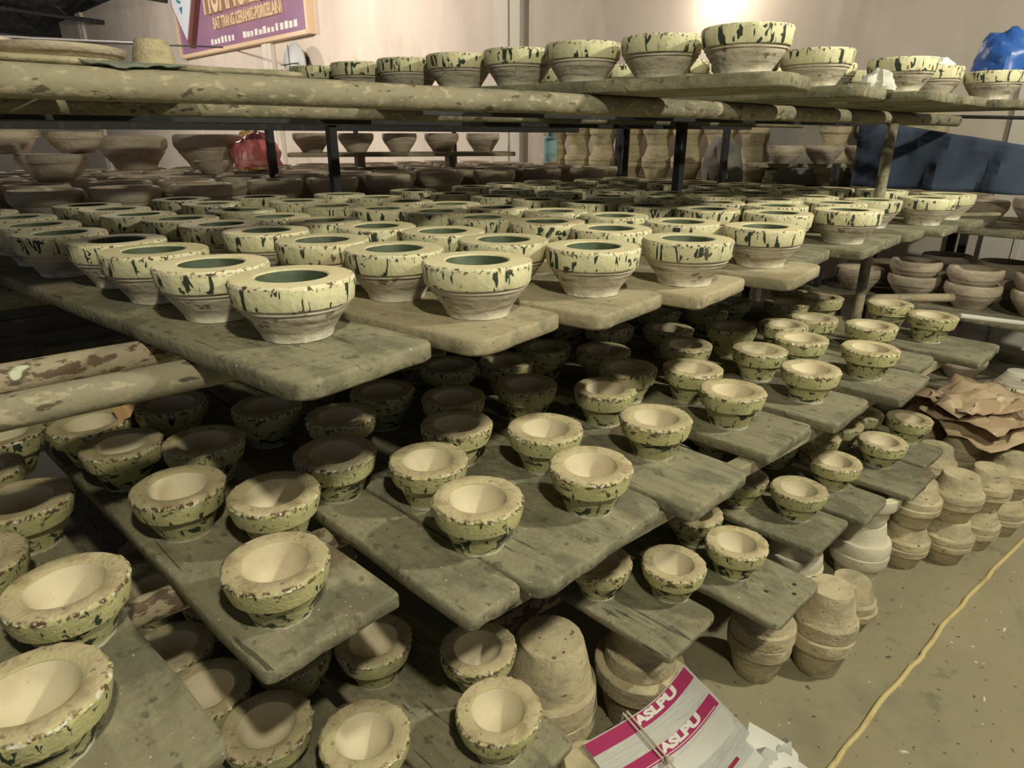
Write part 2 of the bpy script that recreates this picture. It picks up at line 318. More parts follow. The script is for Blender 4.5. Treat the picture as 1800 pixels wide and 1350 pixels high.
kind('glazed', [
    ('body', [(0, 0), (0.060, 0), (0.0665, 0.003), (0.068, 0.012), (0.079, 0.030), (0.0925, 0.049), (0.097, 0.0545), (0.0985, 0.060), (0.1030, 0.0625), (0.1035, 0.070), (0.085, 0.072), (0.06, 0.05), (0, 0.04)], m_body_g, 52, 0.008, (2, 3), 0.0035, 0.012),
    ('collar', [(0.100, 0.0690), (0.1085, 0.0705), (0.1105, 0.0735), (0.1125, 0.092), (0.1150, 0.1075), (0.1140, 0.1120), (0.1105, 0.1150), (0.090, 0.1160), (0.068, 0.1155), (0.0645, 0.1130), (0.0680, 0.104)], m_collar_g, 64, 0.006, (4, 5), 0.0028, 0.003),
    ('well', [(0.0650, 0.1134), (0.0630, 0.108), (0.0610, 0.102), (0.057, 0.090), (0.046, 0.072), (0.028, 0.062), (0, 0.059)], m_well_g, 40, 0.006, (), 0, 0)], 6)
kind('flaked', [
    ('body', [(0, 0), (0.050, 0), (0.0555, 0.002), (0.0570, 0.010), (0.0625, 0.026), (0.0700, 0.046), (0.0755, 0.060), (0.0770, 0.066), (0.064, 0.068), (0.05, 0.045), (0, 0.03)], m_body_s, 52, 0.01, (2, 3), 0.004, 0.015),
    ('collar', [(0.070, 0.0630), (0.0835, 0.0640), (0.0880, 0.0670), (0.0930, 0.085), (0.0970, 0.1020), (0.0978, 0.1080), (0.0950, 0.1125), (0.0900, 0.1140), (0.067, 0.1140), (0.0625, 0.1115), (0.0600, 0.1105), (0.0640, 0.102)], m_collar_s, 72, 0.01, (1, 4, 5, 6), 0.0055, 0.018),
    ('well', [(0.0608, 0.1109), (0.0585, 0.1055), (0.0562, 0.099), (0.0515, 0.088), (0.0430, 0.0745), (0.0310, 0.064), (0.016, 0.0585), (0, 0.057)], m_well_s, 40, 0.006, (), 0, 0)], 7)
kind('bowl', [
    ('body', [(0, 0), (0.078, 0), (0.083, 0.004), (0.098, 0.030), (0.120, 0.060), (0.1320, 0.076), (0.1335, 0.084), (0.1390, 0.088), (0.1400, 0.094), (0.12, 0.09), (0, 0.05)], m_raw, 44, 0.008, (2,), 0.005, 0.01),
    ('rim_band', [(0.130, 0.0935), (0.1430, 0.0945), (0.1480, 0.110), (0.1500, 0.135), (0.1470, 0.146), (0.1400, 0.1500), (0.122, 0.1490), (0.117, 0.140)], m_raw, 48, 0.008, (3, 4), 0.005, 0.01),
    ('well', [(0.1185, 0.1440), (0.112, 0.125), (0.096, 0.100), (0.06, 0.084), (0, 0.080)], m_raw_in, 36, 0.004, (), 0, 0)], 4)
def barrel_half(m): return [
    ('body', [(0, 0), (0.064, 0), (0.0675, 0.003), (0.072, 0.026), (0.080, 0.052), (0.0845, 0.061), (0.0855, 0.066), (0.07, 0.070), (0, 0.070)], m, 48, 0.01, (2,), 0.003, 0.012),
    ('rim_band', [(0.070, 0.0640), (0.0900, 0.0655), (0.0975, 0.074), (0.0990, 0.080), (0.0990, 0.099), (0.0965, 0.1020), (0.072, 0.1020), (0.06, 0.09)], m, 52, 0.01, (1, 3, 5), 0.003, 0.012)]
kind('jigger', barrel_half(m_stack), 4)
kind('white', [
    ('body', [(0, 0), (0.066, 0), (0.070, 0.003), (0.078, 0.045), (0.084, 0.074), (0.0865, 0.078), (0.07, 0.084), (0, 0.084)], m_white, 48, 0.008, (), 0, 0.01),
    ('rim_band', [(0.075, 0.0760), (0.0985, 0.0775), (0.1020, 0.084), (0.1045, 0.110), (0.1045, 0.125), (0.1020, 0.1280), (0.075, 0.1280), (0.06, 0.11)], m_white, 52, 0.006, (), 0, 0.008)], 3)
kind('block', [
    ('body', [(0, 0), (0.088, 0), (0.093, 0.004), (0.108, 0.07), (0.122, 0.14), (0.125, 0.146), (0.10, 0.15), (0, 0.15)], m_stack, 52, 0.01, (2,), 0.004, 0.015),
    ('rim_band', [(0.10, 0.1430), (0.1270, 0.1440), (0.1370, 0.154), (0.1400, 0.170), (0.1400, 0.214), (0.1370, 0.2200), (0.10, 0.2200), (0.08, 0.20)], m_stack, 56, 0.01, (1, 3, 5), 0.004, 0.012)], 3)
kind('darkbowl', [
    ('body', [(0, 0), (0.085, 0), (0.092, 0.004), (0.13, 0.055), (0.150, 0.085), (0.12, 0.09), (0, 0.07)], m_raw, 44, 0.01, (), 0, 0.01),
    ('rim_band', [(0.14, 0.080), (0.152, 0.082), (0.160, 0.10), (0.158, 0.120), (0.150, 0.125), (0.128, 0.12), (0.12, 0.10), (0.08, 0.085), (0, 0.082)], m_raw, 44, 0.01, (), 0, 0.01)], 2)
NAME = dict(glazed='drip_glazed_mould', flaked='flaked_cup_mould', bowl='bowl_mould', jigger='stacked_mould', white='white_plaster_mould', block='large_mould', darkbowl='wide_rim_bowl')
def mould(k, x, y, z, label, group=None, s=1.0, flip=False, rz=None, cat='plaster mould', simple=False, tilt=(0, 0)):
    var = KIND[k][rng.randrange(len(KIND[k]))]; rz = rng.uniform(0, 6.28) if rz is None else rz
    h = max(v_.co.z for p in var for v_ in p[1].vertices) if flip else 0
    e = empty(NAME[k], (x, y, z+(h*s if flip else 0)), 0)
    e.rotation_euler = (R(180)+tilt[0] if flip else tilt[0], tilt[1], rz); e.scale = (s, s, s)
    tag(e, label, cat, group)
    for pn, me in var: obj(pn, me, e)
    return e
ORD = ['zeroth', 'first', 'second', 'third', 'fourth', 'fifth', 'sixth', 'seventh', 'eighth', 'ninth', 'tenth', 'eleventh', 'twelfth', 'thirteenth', 'fourteenth', 'fifteenth', 'sixteenth', 'seventeenth', 'eighteenth', 'nineteenth', 'twentieth']
def relax(P, dmin, it=60, fixed_n=0):
    P = [list(p) for p in P]
    for _ in range(it):
        for i in range(len(P)):
            for j in range(i+1, len(P)):
                dx = P[j][0]-P[i][0]; dy = P[j][1]-P[i][1]; d = math.hypot(dx, dy) or 1e-6
                if d < dmin:
                    q = (dmin-d)/2/d
                    P[i][0] -= dx*q; P[i][1] -= dy*q; P[j][0] += dx*q; P[j][1] += dy*q
    return P

# ------------------------------------------------------------------ planks
def plank(label, xc, yf, wd, length, ztop, tan=0.0, thick=0.032, m=None, seed=0, group=None, rc=0.025, rz=None, warp=0.0, name='wooden_plank'):
    rd = random.Random(seed*13+5); m = m or m_wood; hw = wd/2
    out = []
    def corner(cx, cy, a0, r):
        for k in range(5): a = a0+math.pi/2*k/4; out.append((cx+r*math.cos(a), cy+r*math.sin(a)))
    r1, r2 = rc*rd.uniform(0.6, 1.6), rc*rd.uniform(0.6, 1.6)
    corner(-hw+r1, r1, math.pi, r1)
    for k in range(1, 6): out.append((-hw+r1+(wd-r1-r2)*k/6, rd.uniform(-0.003, 0.003)))
    corner(hw-r2, r2, 1.5*math.pi, r2)
    nl = max(6, int(length/0.16))
    for k in range(1, nl): out.append((hw+0.006*mnoise.noise(Vector((k*0.7, seed, 1))), r2+(length-r1-r2)*k/nl))
    corner(hw-r1, length-r1, 0, r1)
    corner(-hw+r2, length-r2, 0.5*math.pi, r2)
    for k in range(1, nl): out.append((-hw+0.006*mnoise.noise(Vector((k*0.7, seed, 5))), length-r2-(length-r1-r2)*k/nl))
    n = len(out); v = []; f = []; e = 0.005
    cx, cy = 0, length/2
    def ins(p, d):
        x, y = p; return (x-math.copysign(min(d, abs(x)), x), y+(d if y < length/2 else -d) if (y < 0.03 or y > length-0.03) else y)
    for z, d in ((0, e), (e, 0), (thick-e*1.2, 0), (thick-e*0.35, e*0.4), (thick, e*1.3)):
        for p in out:
            q = ins(p, d); wz = warp*math.sin(q[1]/length*math.pi*2+seed)
            v.append((q[0], q[1], z+wz))
    # inner strips for the caps so that the warp reads: simple n-gons
    f.append(list(range(n-1, -1, -1))); f.append([4*n+i for i in range(n)])
    for k in range(4):
        for i in range(n): j = (i+1) % n; f.append([k*n+i, k*n+j, (k+1)*n+j, (k+1)*n+i])
    o = obj(name, mesh('plank', v, f, m, True, 50), None, (xc, yf, ztop-thick), (0, 0, math.atan(tan) if rz is None else rz))
    return tag(o, label, 'plank', group)
def pipe(label, a, b, r, m=None, group=None, n=16, name='support_pipe'):
    a = Vector(a); b = Vector(b); k = max(2, int((b-a).length/0.25)); L_ = (b-a).length
    d = (b-a).normalized(); q = d.to_track_quat('X', 'Z').to_euler()
    pts = [(L_*i/k, 0.0008*math.sin(i*1.7), 0.0008*math.cos(i*2.3)) for i in range(k+1)]
    o = MB().tube(pts, r, n).build(name, m or m_pipe, None, tuple(a), tuple(q)); return tag(o, label, 'pipe', group)

# ---------------- upper shelf (level with the glazed moulds)
Z2 = 1.40; Z3 = 0.93; Z4 = 0.45; ZT = 1.90
P2 = [(.48, .945, .30, .20), (.815, .945, .28, .205), (1.13, .925, .30, .19), (1.44, .90, .30, .19), (1.785, .865, .30, .20), (2.12, .985, .29, .19), (2.43, .945, .27, .16), (2.70, .985, .26, .14), (2.97, .995, .25, .12), (3.24, .965, .25, .10), (3.52, .955, .27, .08)]
for i, (xc, yf, wd, tn) in enumerate(P2):
    plank('%s plank of the upper shelf counted from the bare pipes' % ORD[i+1], xc-tn*(yf-1.0), yf, wd, 2.35, Z2, tn, 0.034, m_wood_light if i in (1, 2, 3, 4) else m_wood, 20+i, 'planks of the upper shelf', 0.028)
G = {1: [(.46, 1.18), (.39, 1.42), (.34, 1.67), (.31, 1.91), (.22, 2.16), (.19, 2.40), (.16, 2.67), (.08, 2.94)],
     2: [(.82, 1.09), (.77, 1.34), (.70, 1.57), (.66, 1.85), (.61, 2.08), (.56, 2.29), (.49, 2.51), (.46, 2.75), (.41, 2.98)],
     3: [(1.15, 1.08), (1.05, 1.30), (1.02, 1.52), (.95, 1.72), (.89, 1.96), (.82, 2.18), (.80, 2.44), (.80, 2.77), (.76, 3.05)],
     4: [(1.42, 1.00), (1.42, 1.26), (1.39, 1.49), (1.32, 1.72), (1.30, 1.97), (1.22, 2.17), (1.12, 2.39), (1.10, 2.66), (1.05, 2.95)],
     5: [(1.80, 1.01), (1.71, 1.23), (1.67, 1.47), (1.63, 1.72), (1.55, 1.94), (1.50, 2.16), (1.44, 2.37), (1.43, 2.60), (1.38, 2.86)],
     6: [(2.16, 1.17), (2.09, 1.40), (2.04, 1.63), (1.96, 1.86), (1.90, 2.09), (1.86, 2.33), (1.82, 2.58), (1.76, 2.84)],
     7: [(2.44, 1.06), (2.40, 1.31), (2.35, 1.54), (2.32, 1.78), (2.26, 2.02), (2.24, 2.31), (2.18, 2.60), (2.14, 2.86)],
     8: [(2.69, 1.22), (2.65, 1.46), (2.62, 1.70), (2.59, 1.95), (2.55, 2.20), (2.52, 2.46), (2.48, 2.72), (2.45, 2.97)],
     9: [(2.95, 1.19), (2.90, 1.43), (2.87, 1.68), (2.85, 1.93), (2.80, 2.45), (2.76, 2.72), (2.74, 2.98)],
     10: [(3.23, 1.08), (3.21, 1.62), (3.17, 1.86), (3.15, 2.11), (3.12, 2.36), (3.09, 2.62), (3.06, 2.88)],
     11: [(3.53, 1.10), (3.51, 1.38), (3.48, 1.62), (3.45, 1.86), (3.42, 2.10), (3.39, 2.36), (3.37, 2.62), (3.34, 2.9)]}
flat = [(p, i, j) for i, L_ in G.items() for j, p in enumerate(L_)]
pos = relax([p for p, _, _ in flat], 0.2335)
for (p, i, j), (x, y) in zip(flat, pos):
    lab = 'drip-glazed mould, %s from the aisle end, %s upper-shelf plank from the bare pipes' % (ORD[j+1], ORD[i])
    mould('glazed', x, y, Z2-0.001, lab, 'drip glazed moulds on the upper shelf', rng.uniform(0.985, 1.01))
# carrier pipes of the upper shelf
pipe('spattered pipe running bare beside the upper shelf, the inner one of two', (-1.2, 1.47, Z2-0.064), (3.75, 1.43, Z2-0.064), 0.030, m_pipe_spat, 'pipes under the upper shelf')
pipe('dusty pipe running bare beside the upper shelf, closest to the aisle', (-1.2, 1.27, Z2-0.064), (3.75, 1.27, Z2-0.064), 0.030, m_pipe, 'pipes under the upper shelf')
pipe('pipe under the middle of the upper shelf', (-1.2, 2.25, Z2-0.064), (3.75, 2.25, Z2-0.064), 0.030, m_pipe, 'pipes under the upper shelf')
pipe('pipe under the rear of the upper shelf', (-1.2, 3.05, Z2-0.064), (3.75, 3.05, Z2-0.064), 0.030, m_pipe, 'pipes under the upper shelf')
for i, (x, y, z0, z1, r_) in enumerate([(3.40, 1.345, 0, 1.812, 0.024), (3.66, 3.15, 0, 1.81, 0.024), (-0.35, 1.37, 0, 1.812, 0.026), (-0.35, 3.12, 0, 1.81, 0.026)]):
    pipe(['round rack post at the aisle-end corner, right of the last cup moulds', 'rear round rack post by the wall side', 'round rack post past the bare pipes by the aisle', 'rear round rack post past the bare pipes'][i], (x, y, z0), (x, y, z1), r_, m_pipe if i == 0 else m_steel, 'rack posts', 14, 'rack_post')

# ---------------- middle shelf
P3 = [(.010, .785, .265, .13, 2), (.365, .915, .28, .13, 1), (.629, .79, .140, .10, 0), (.937, .783, .455, .10, 0), (1.325, .755, .29, .08, 0), (1.735, .797, .295, .10, 0), (2.08, .773, .30, .09, 0), (2.475, .73, .335, .09, 0), (2.785, .81, .25, .08, 0), (3.135, .69, .33, .06, 0)]
for i, (xc, yf, wd, tn, _) in enumerate(P3):
    plank('%s plank of the middle shelf counted from the rack end with stained boards' % ORD[i+1], xc, yf, wd, 2.2, Z3, tn, 0.034, m_wood, 50+i, 'planks of the middle shelf', 0.035 if i in (0, 3, 4) else 0.02)
C3 = [(-.06, .955), (.01, 1.19), (-.12, 1.385), (-.02, 1.585), (-.09, 1.80), (-.02, 2.01), (.31, 1.03), (.40, 1.27), (.25, 1.43), (.36, 1.64), (.20, 1.79), (.34, 1.96), (.57, 1.76), (.585, 1.36), (.71, 1.57), (.72, .97), (.74, 1.19), (.87, 1.65), (.92, 1.33), (1.01, .92), (1.01, 1.47), (1.07, 1.14),
      (1.17, 1.73), (1.25, 1.42), (1.35, 1.0), (1.35, 1.64), (1.41, 1.24), (1.56, 1.67), (1.61, 1.33), (1.69, .98), (1.68, 1.49), (1.77, 1.18), (1.94, 1.70), (1.98, 1.36), (2.07, .93), (2.10, 1.53), (2.13, 1.15), (2.29, 1.74), (2.31, 1.38), (2.37, 1.12), (2.45, .90), (2.47, 1.61), (2.52, 1.27), (2.71, 1.24), (2.73, 1.65), (2.77, 1.03), (2.87, 1.45), (3.10, 1.40), (3.13, .93), (3.19, 1.60), (3.23, 1.14)]
n_meas = len(C3)
for xc, yf, wd, tn, _ in P3[1:]:
    if wd < 0.2: continue
    y = 1.92
    k = 0
    while y < 2.6:
        C3.append((xc-tn*(y-yf)+(0.05 if k % 2 else -0.05), y)); y += 0.19; k += 1
C3 = [p for p in C3 if not any(math.hypot(p[0]-a, p[1]-b) < 0.135 for a, b in ((3.40, 1.345), (-0.35, 1.37)))]
C3 = relax(C3, 0.199)
def plank_of(P, x, y):
    best = min(range(len(P)), key=lambda i: abs(x-(P[i][0]-P[i][3]*(y-P[i][1])))/P[i][2]); return best
rows = {}
for p in C3: rows.setdefault(plank_of(P3, *p), []).append(p)
for i in sorted(rows):
    for j, (x, y) in enumerate(sorted(rows[i], key=lambda p: p[1])):
        lab = 'flaked cup mould, %s from the aisle, middle shelf, %s plank from the stained end' % (ORD[min(j+1, 20)], ORD[i+1])
        mould('flaked', x, y, Z3-0.001, lab, 'flaked cup moulds on the middle shelf', rng.uniform(0.985, 1.025))
pipe('dark brown pipe under the front of the middle shelf', (-1.2, 1.30, Z3-0.064), (3.7, 1.265, Z3-0.064), 0.030, m_pipe_spat, 'pipes under the middle shelf')
pipe('pipe under the rear of the middle shelf', (-1.2, 2.35, Z3-0.064), (3.7, 2.35, Z3-0.064), 0.030, m_pipe, 'pipes under the middle shelf')
b = MB().box((0.64, .825, Z3-0.074), (3.38, .875, Z3-0.034), 0.004).build('support_batten', m_wood_light); tag(b, 'long wooden batten under the aisle ends of the middle planks', 'batten')
b = MB().box((0.50, 1.55, Z3-0.084), (3.38, 1.61, Z3-0.034), 0.004).build('support_batten', m_wood); tag(b, 'dark wooden batten under the middle planks, well back from the aisle', 'batten')

# ---------------- lower shelf
P4 = [(.335, .86, .31, .10), (.685, .752, .30, .10), (1.335, .793, .257, .09), (1.686, .668, .29, .06), (2.115, .770, .281, .08), (2.413, .748, .246, .08), (2.76, .708, .30, .06), (3.06, .772, .25, .05)]
for i, (xc, yf, wd, tn) in enumerate(P4):
    plank('%s plank of the lower shelf counted from the stained end' % ORD[i+1], xc, yf, wd, 2.1, Z4, tn, 0.026, m_wood, 80+i, 'planks of the lower shelf', 0.022)
sp = [o for o in COL.objects if o.get('label', '').startswith('fourth plank of the lower shelf')][0]
for x, y in ((-.02, .10), (.075, .055), (.03, .035)): MB().tube([(x, y, .0255), (x, y, .0268)], .007, 10).build('paint_spot', m_green_spot, sp)
C4 = [(.24, 1.51), (.28, 1.16), (.37, 1.34), (.43, 1.0), (.575, 1.28), (.69, .87), (.77, 1.05), (1.27, 1.10), (1.43, .95), (1.67, .89), (1.72, 1.08), (2.07, 1.12), (2.14, .93), (2.46, .95), (2.63, 1.11), (2.80, .91), (2.86, 1.10), (3.14, .93), (3.02, 1.10), (2.45, 1.2)]
for xc, yf, wd, tn in P4:
    for k, y in enumerate((1.42, 1.62, 1.83, 2.04)): C4.append((xc-tn*(y-yf)+(0.03 if k % 2 else -0.03), y))
C4 = [p for p in C4 if math.hypot(p[0]-3.4, p[1]-1.345) > 0.135]
C4 = relax(C4, 0.199)
rows = {}
for p in C4: rows.setdefault(plank_of(P4, *p), []).append(p)
for i in sorted(rows):
    for j, (x, y) in enumerate(sorted(rows[i], key=lambda p: p[1])):
        lab = 'flaked cup mould, %s from the aisle, lower shelf, %s plank from the stained end' % (ORD[j+1], ORD[i+1])
        mould('flaked', x, y, Z4-0.001, lab, 'flaked cup moulds on the lower shelf', rng.uniform(0.985, 1.02))
pipe('pipe under the front of the lower shelf', (-1.2, 1.22, Z4-0.054), (3.45, 1.22, Z4-0.054), 0.028, m_pipe_spat, 'pipes under the lower shelf')
pipe('pipe under the rear of the lower shelf', (-1.2, 2.25, Z4-0.054), (3.7, 2.25, Z4-0.054), 0.028, m_pipe, 'pipes under the lower shelf')

# ---------------- top shelf
for i, (y, r_, m, lab) in enumerate(((1.395, 0.0275, m_pipe, 'thick dusty pipe along the aisle side of the top shelf'), (2.27, 0.0275, m_pipe, 'dusty pipe under the middle of the top shelf'), (3.20, 0.0275, m_pipe, 'dusty pipe under the rear of the top shelf'))):
    pipe(lab, (-1.5, y+0.02, ZT-0.0345-r_), (4.3, y-0.02, ZT-0.0345-r_), r_, m, 'pipes under the top shelf', 18)
for i, (x0, x1, y, h, lab) in enumerate(((-1.5, 4.3, 2.62, .062, 'dark steel rail under the top shelf, between middle and rear pipes'), (-1.5, 4.4, 4.35, .07, 'dark steel rail under the top shelf, furthest from the aisle'), (1.15, 4.3, 1.80, .05, 'dark steel rail under the loaded end of the top shelf'))):
    q = MB().box((x0, y-0.02, ZT-0.0345-h), (x1, y+0.02, ZT-0.0345)).build('steel_rail', m_steel); tag(q, lab, 'steel rail', 'rails under the top shelf')
TP = [(1.72, .915, .31, .26), (2.30, .98, .33, .14), (2.76, .93, .34, .10), (3.18, .95, .32, .08), (3.58, .90, .34, .06)]
for i, (xc, yf, wd, tn) in enumerate(TP):
    plank('%s loaded plank of the top shelf counted from its empty end' % ORD[i+1], xc, yf, wd, 2.75, ZT, tn, 0.034, m_wood, 110+i, 'loaded planks of the top shelf', 0.05)
TM = {0: [(1.68, 1.06), (1.65, 1.31), (1.58, 1.55), (1.53, 1.79), (1.46, 2.02), (1.40, 2.25), (1.33, 2.48), (1.27, 2.72), (1.20, 2.98)],
      1: [(2.27, 1.17), (2.24, 1.41), (2.20, 1.66), (2.17, 1.92), (2.13, 2.2)], 2: [(2.74, 1.09), (2.71, 1.36), (2.68, 1.62), (2.66, 1.9)],
      3: [(3.16, 1.14), (3.13, 1.40), (3.11, 1.68)], 4: [(3.55, 1.03), (3.53, 1.29), (3.50, 1.55)]}
for i, L_ in TM.items():
    for j, (x, y) in enumerate(L_):
        mould('glazed', x, y, ZT-0.001, 'drip-glazed mould on the top shelf, %s from the aisle on its %s loaded plank' % (ORD[j+1], ORD[i+1]), 'drip glazed moulds on the top shelf', 1.0)
for i, (xc, yf, wd, ln) in enumerate(((.12, 1.40, .33, 2.2), (.47, 1.42, .33, 2.2))):
    plank('thin board at the empty end of the top shelf under the %s' % ['flat dish', 'tan block'][i], xc, yf, wd, ln, ZT-.0215, 0.0, 0.013, m_wood_light, 130+i, 'thin boards at the empty end of the top shelf', 0.02)
ZL = ZT-.0225
e = mould('darkbowl', .245, 1.72, ZL, 'flat wide-rimmed dish lying on the top shelf above the bare pipes', 'flat dishes on the top shelf', .76, cat='dish'); e.scale = (.76, .76, .36)
e = mould('darkbowl', .02, 1.60, ZL, 'small flat dish beside a wider one at the empty top-shelf end', 'flat dishes on the top shelf', .55, cat='dish'); e.scale = (.55, .55, .36)
mould('block', .455, 1.86, ZL, 'pale tan plaster block beside the flat dish on top shelf', None, .40, True)
mould('bowl', .13, 1.95, ZL, 'tan bowl mould behind the flat dishes on the top shelf', None, .5)
mould('bowl', .10, 2.35, ZL, 'tan bowl mould further back behind the flat dishes', None, .6)
# rag over the thick pipe
v = []; f = []
for i in range(15):
    for j in range(9):
        x = 0.22+0.17*i/14+0.010*math.sin(j); a = -0.9+(1.7-.9*abs(i-5)/9)*j/8
        rr = 0.0305+0.005*abs(math.sin(i*0.9+j*0.7)); y = 1.405-rr*math.sin(a); z = ZT-0.062+rr*math.cos(a)
        v.append((x, y, z))
for i in range(14):
    for j in range(8): f.append([i*9+j, (i+1)*9+j, (i+1)*9+j+1, i*9+j+1])
o = obj('draped_rag', mesh('draped_rag', v, f, m_green_rag)); md = o.modifiers.new('t', 'SOLIDIFY'); md.thickness = 0.003; tag(o, 'grey-green rag draped over the thick top pipe', 'rag')
# short posts that carry the top shelf
for i, (x, y, r_, z0) in enumerate(((1.55, 3.245, .022, Z2), (1.66, 4.35, .022, Z2-.01), (2.985, 2.20, .022, Z2), (4.25, 3.73, .022, 0), (4.55, 2.95, .022, 0))):
    q = MB().box((x-r_, y-r_, z0), (x+r_, y+r_, ZT-0.075), 0.003).build('steel_post', m_steel); tag(q, ['square steel post behind the third glazed plank', 'square steel post by the red bag', 'square steel post standing among the glazed moulds', 'square steel post before the stacked moulds', 'thin square steel post by the dark sack'][i], 'steel post', 'square steel posts')

# ------------------------------------------------------------------ rear rack: unglazed bowl moulds
ZB = 1.40
for i in range(13):
    x = 0.02+0.335*i
    ln = 3.0 if x < 4 else 2.0
    plank('%s plank of the rear rack counted from the hall side' % ORD[i+1], x, 3.32 if x > 3.5 else 3.36, .31, ln, ZB, 0.0, 0.034, m_wood, 160+i, 'planks of the rear rack', 0.02)
for y in (3.62, 4.75, 5.9):
    pipe({3.62: 'pipe under the aisle side of the rear rack', 4.75: 'pipe under the middle of the rear rack', 5.9: 'pipe under the back of the rear rack'}[y], (-0.6, y, ZB-0.064), (4.8, y, ZB-0.064), 0.03, m_pipe, 'pipes under the rear rack')
for i, (x, y) in enumerate(((-0.4, 3.55), (2.2, 4.80), (4.75, 3.70), (-0.4, 5.95), (2.2, 5.95), (4.4, 5.95))):
    q = MB().box((x-.02, y-.02, 0), (x+.02, y+.02, ZB-0.034)).build('rear_rack_leg', m_steel); tag(q, 'dark steel leg under the rear rack, %s' % ['hall end by the glazed moulds', 'middle of the rack', 'wall end by the glazed moulds', 'hall end at the back', 'middle at the back', 'wall end at the back'][i], 'rack leg', 'legs of the rear rack')
UB = [(.36, 3.55), (.62, 3.30), (.99, 3.56), (1.38, 3.62), (1.71, 3.62), (2.10, 3.74), (2.52, 3.72), (2.93, 3.68), (3.40, 3.72), (3.72, 3.55), (4.02, 3.74)]
UB = [(x, max(y, 3.36+0.13)) for x, y in UB]
n0 = len(UB)
for r_ in range(6):
    y = 3.98+0.33*r_
    for k in range(15):
        x = 0.05+0.325*k+(0.16 if r_ % 2 else 0)+rng.uniform(-.02, .02)
        if x < min(4.1, 5.9-y*0.11-0.35) and not (y > 5.2 and x > 4): UB.append((x, y+rng.uniform(-.03, .03)))
PT = [(1.55, 3.245), (1.66, 4.35), (4.25, 3.73), (4.55, 2.95)]
UB = relax(UB, 0.302)
UB = [p for p in UB if all(math.hypot(p[0]-a, p[1]-b) > 0.185 for a, b in PT)]
UB.sort(key=lambda p: (round((p[1]-3.4)/0.33), p[0]))
cnt = {}
for x, y in UB:
    r_ = round((y-3.4)/0.33); cnt[r_] = cnt.get(r_, 0)+1
    mould('bowl', x, y, ZB-0.001, 'unglazed bowl mould, rear rack row %s past the glazed moulds, %s from hall side' % (['one', 'two', 'three', 'four', 'five', 'six', 'seven', 'eight', 'nine'][min(r_, 8)], ORD[cnt[r_]]), 'unglazed bowl moulds on the rear rack', rng.uniform(0.94, 1.0))
for i in range(9):
    plank('%s plank of the rear rack\'s lower level counted from the glazed moulds' % ORD[i+1], -.75, 3.40+.335*i, .31, 5.3, .93, 0, .034, m_wood, 260+i, 'lower planks of the rear rack', .02, rz=R(-90))
# plank of bowls raised above them
a_ = Vector((1.98, 4.86, 0)); b_ = Vector((3.45, 4.12, 0)); dd = b_-a_
plank('raised plank carrying a row of bowls above the rear rack', a_.x, a_.y, .30, dd.length, 1.655, 0, 0.03, m_wood_light, 190, None, 0.02, rz=math.atan2(dd.y, dd.x)-math.pi/2)
for k in range(5):
    p = a_+dd*(0.10+0.195*k)+Vector((0.045, 0.10, 0)); mould('bowl', p.x, p.y, 1.654, '%s bowl mould on the raised plank counted from the orange sack' % ORD[k+1], 'bowl moulds on the raised plank', 0.88)
for k, t_ in enumerate((0.30, 0.72)):
    p = a_+dd*t_+Vector((0.07, 0.13, 0)); q = MB().box((p.x-.03, p.y-.03, ZB), (p.x+.03, p.y+.03, 1.625)).build('prop_block', m_wood); tag(q, ['wooden block propping the raised plank near the orange sack', 'wooden block propping the raised plank near the wall column'][k], 'wood block', 'blocks under the raised plank')
pipe('thin rail above the raised row of bowls', (1.9, 5.6, 1.86), (3.6, 5.0, 1.86), 0.022, m_pipe)
for k, (x, y) in enumerate(((1.95, 5.58), (2.75, 5.30), (3.55, 5.02))):
    q = MB().box((x-.015, y-.015, ZB), (x+.015, y+.015, 1.845)).build('rail_post', m_steel); tag(q, ['thin post under the thin rail, by the orange sack', 'thin post in the middle of the thin rail', 'thin post under the thin rail, by the wall column'][k], 'rail post', 'posts of the thin rail')

# ------------------------------------------------------------------ things at the far left of the rear rack
for i, (k, x, y, z, s, fl_, lab) in enumerate([
    ('darkbowl', .30, 4.22, 1.678, .90, False, 'wide-rimmed bowl standing high at the hall end of the rear rack'),
    ('darkbowl', .60, 4.30, 1.678, .85, False, 'wide-rimmed bowl next to the big pale bowl moulds'),
    ('darkbowl', .48, 4.25, 1.545, 1.05, False, 'large wide-rimmed bowl under two smaller bowls on the rear rack'),
    ('bowl', 1.06, 5.25, 1.55, 1.45, False, 'big pale bowl mould beside the wide-rimmed bowls'),
    ('bowl', 1.46, 4.93, 1.55, 1.50, False, 'big pale bowl mould beside the red bag'),
    ('darkbowl', 1.30, 4.40, 1.545, .62, False, 'small wide-rimmed bowl before the big pale bowl moulds')]):
    mould(k, x, y, z, lab, None, s, fl_, cat='bowl' if k == 'darkbowl' else 'plaster mould')
def lump(name, label, cat, m, loc, size, seed, rz=0, res=22, amp=0.25, flat=0.25, group=None):
    """crumpled bag or bundle with a flat underside"""
    v = []; f = []; n1, n2 = res, res*2
    for i in range(n1+1):
        th = math.pi*i/n1
        for j in range(n2):
            ph = 2*math.pi*j/n2; d = Vector((math.sin(th)*math.cos(ph), math.sin(th)*math.sin(ph), math.cos(th)))
            r_ = 1+amp*mnoise.noise(d*1.7+Vector((seed, 0, 0)))+amp*0.8*abs(mnoise.noise(d*4+Vector((0, seed, 0))))
            p = d*r_; p = Vector((p.x*size[0], p.y*size[1], max(p.z, -flat)*size[2]+flat*size[2])); v.append(p)
    for i in range(n1):
        for j in range(n2): k = (j+1) % n2; f.append([i*n2+j, (i+1)*n2+j, (i+1)*n2+k, i*n2+k])
    o = obj(name, mesh(name, v, f, m, True, 28), None, loc, (0, 0, rz)); return tag(o, label, cat, group)
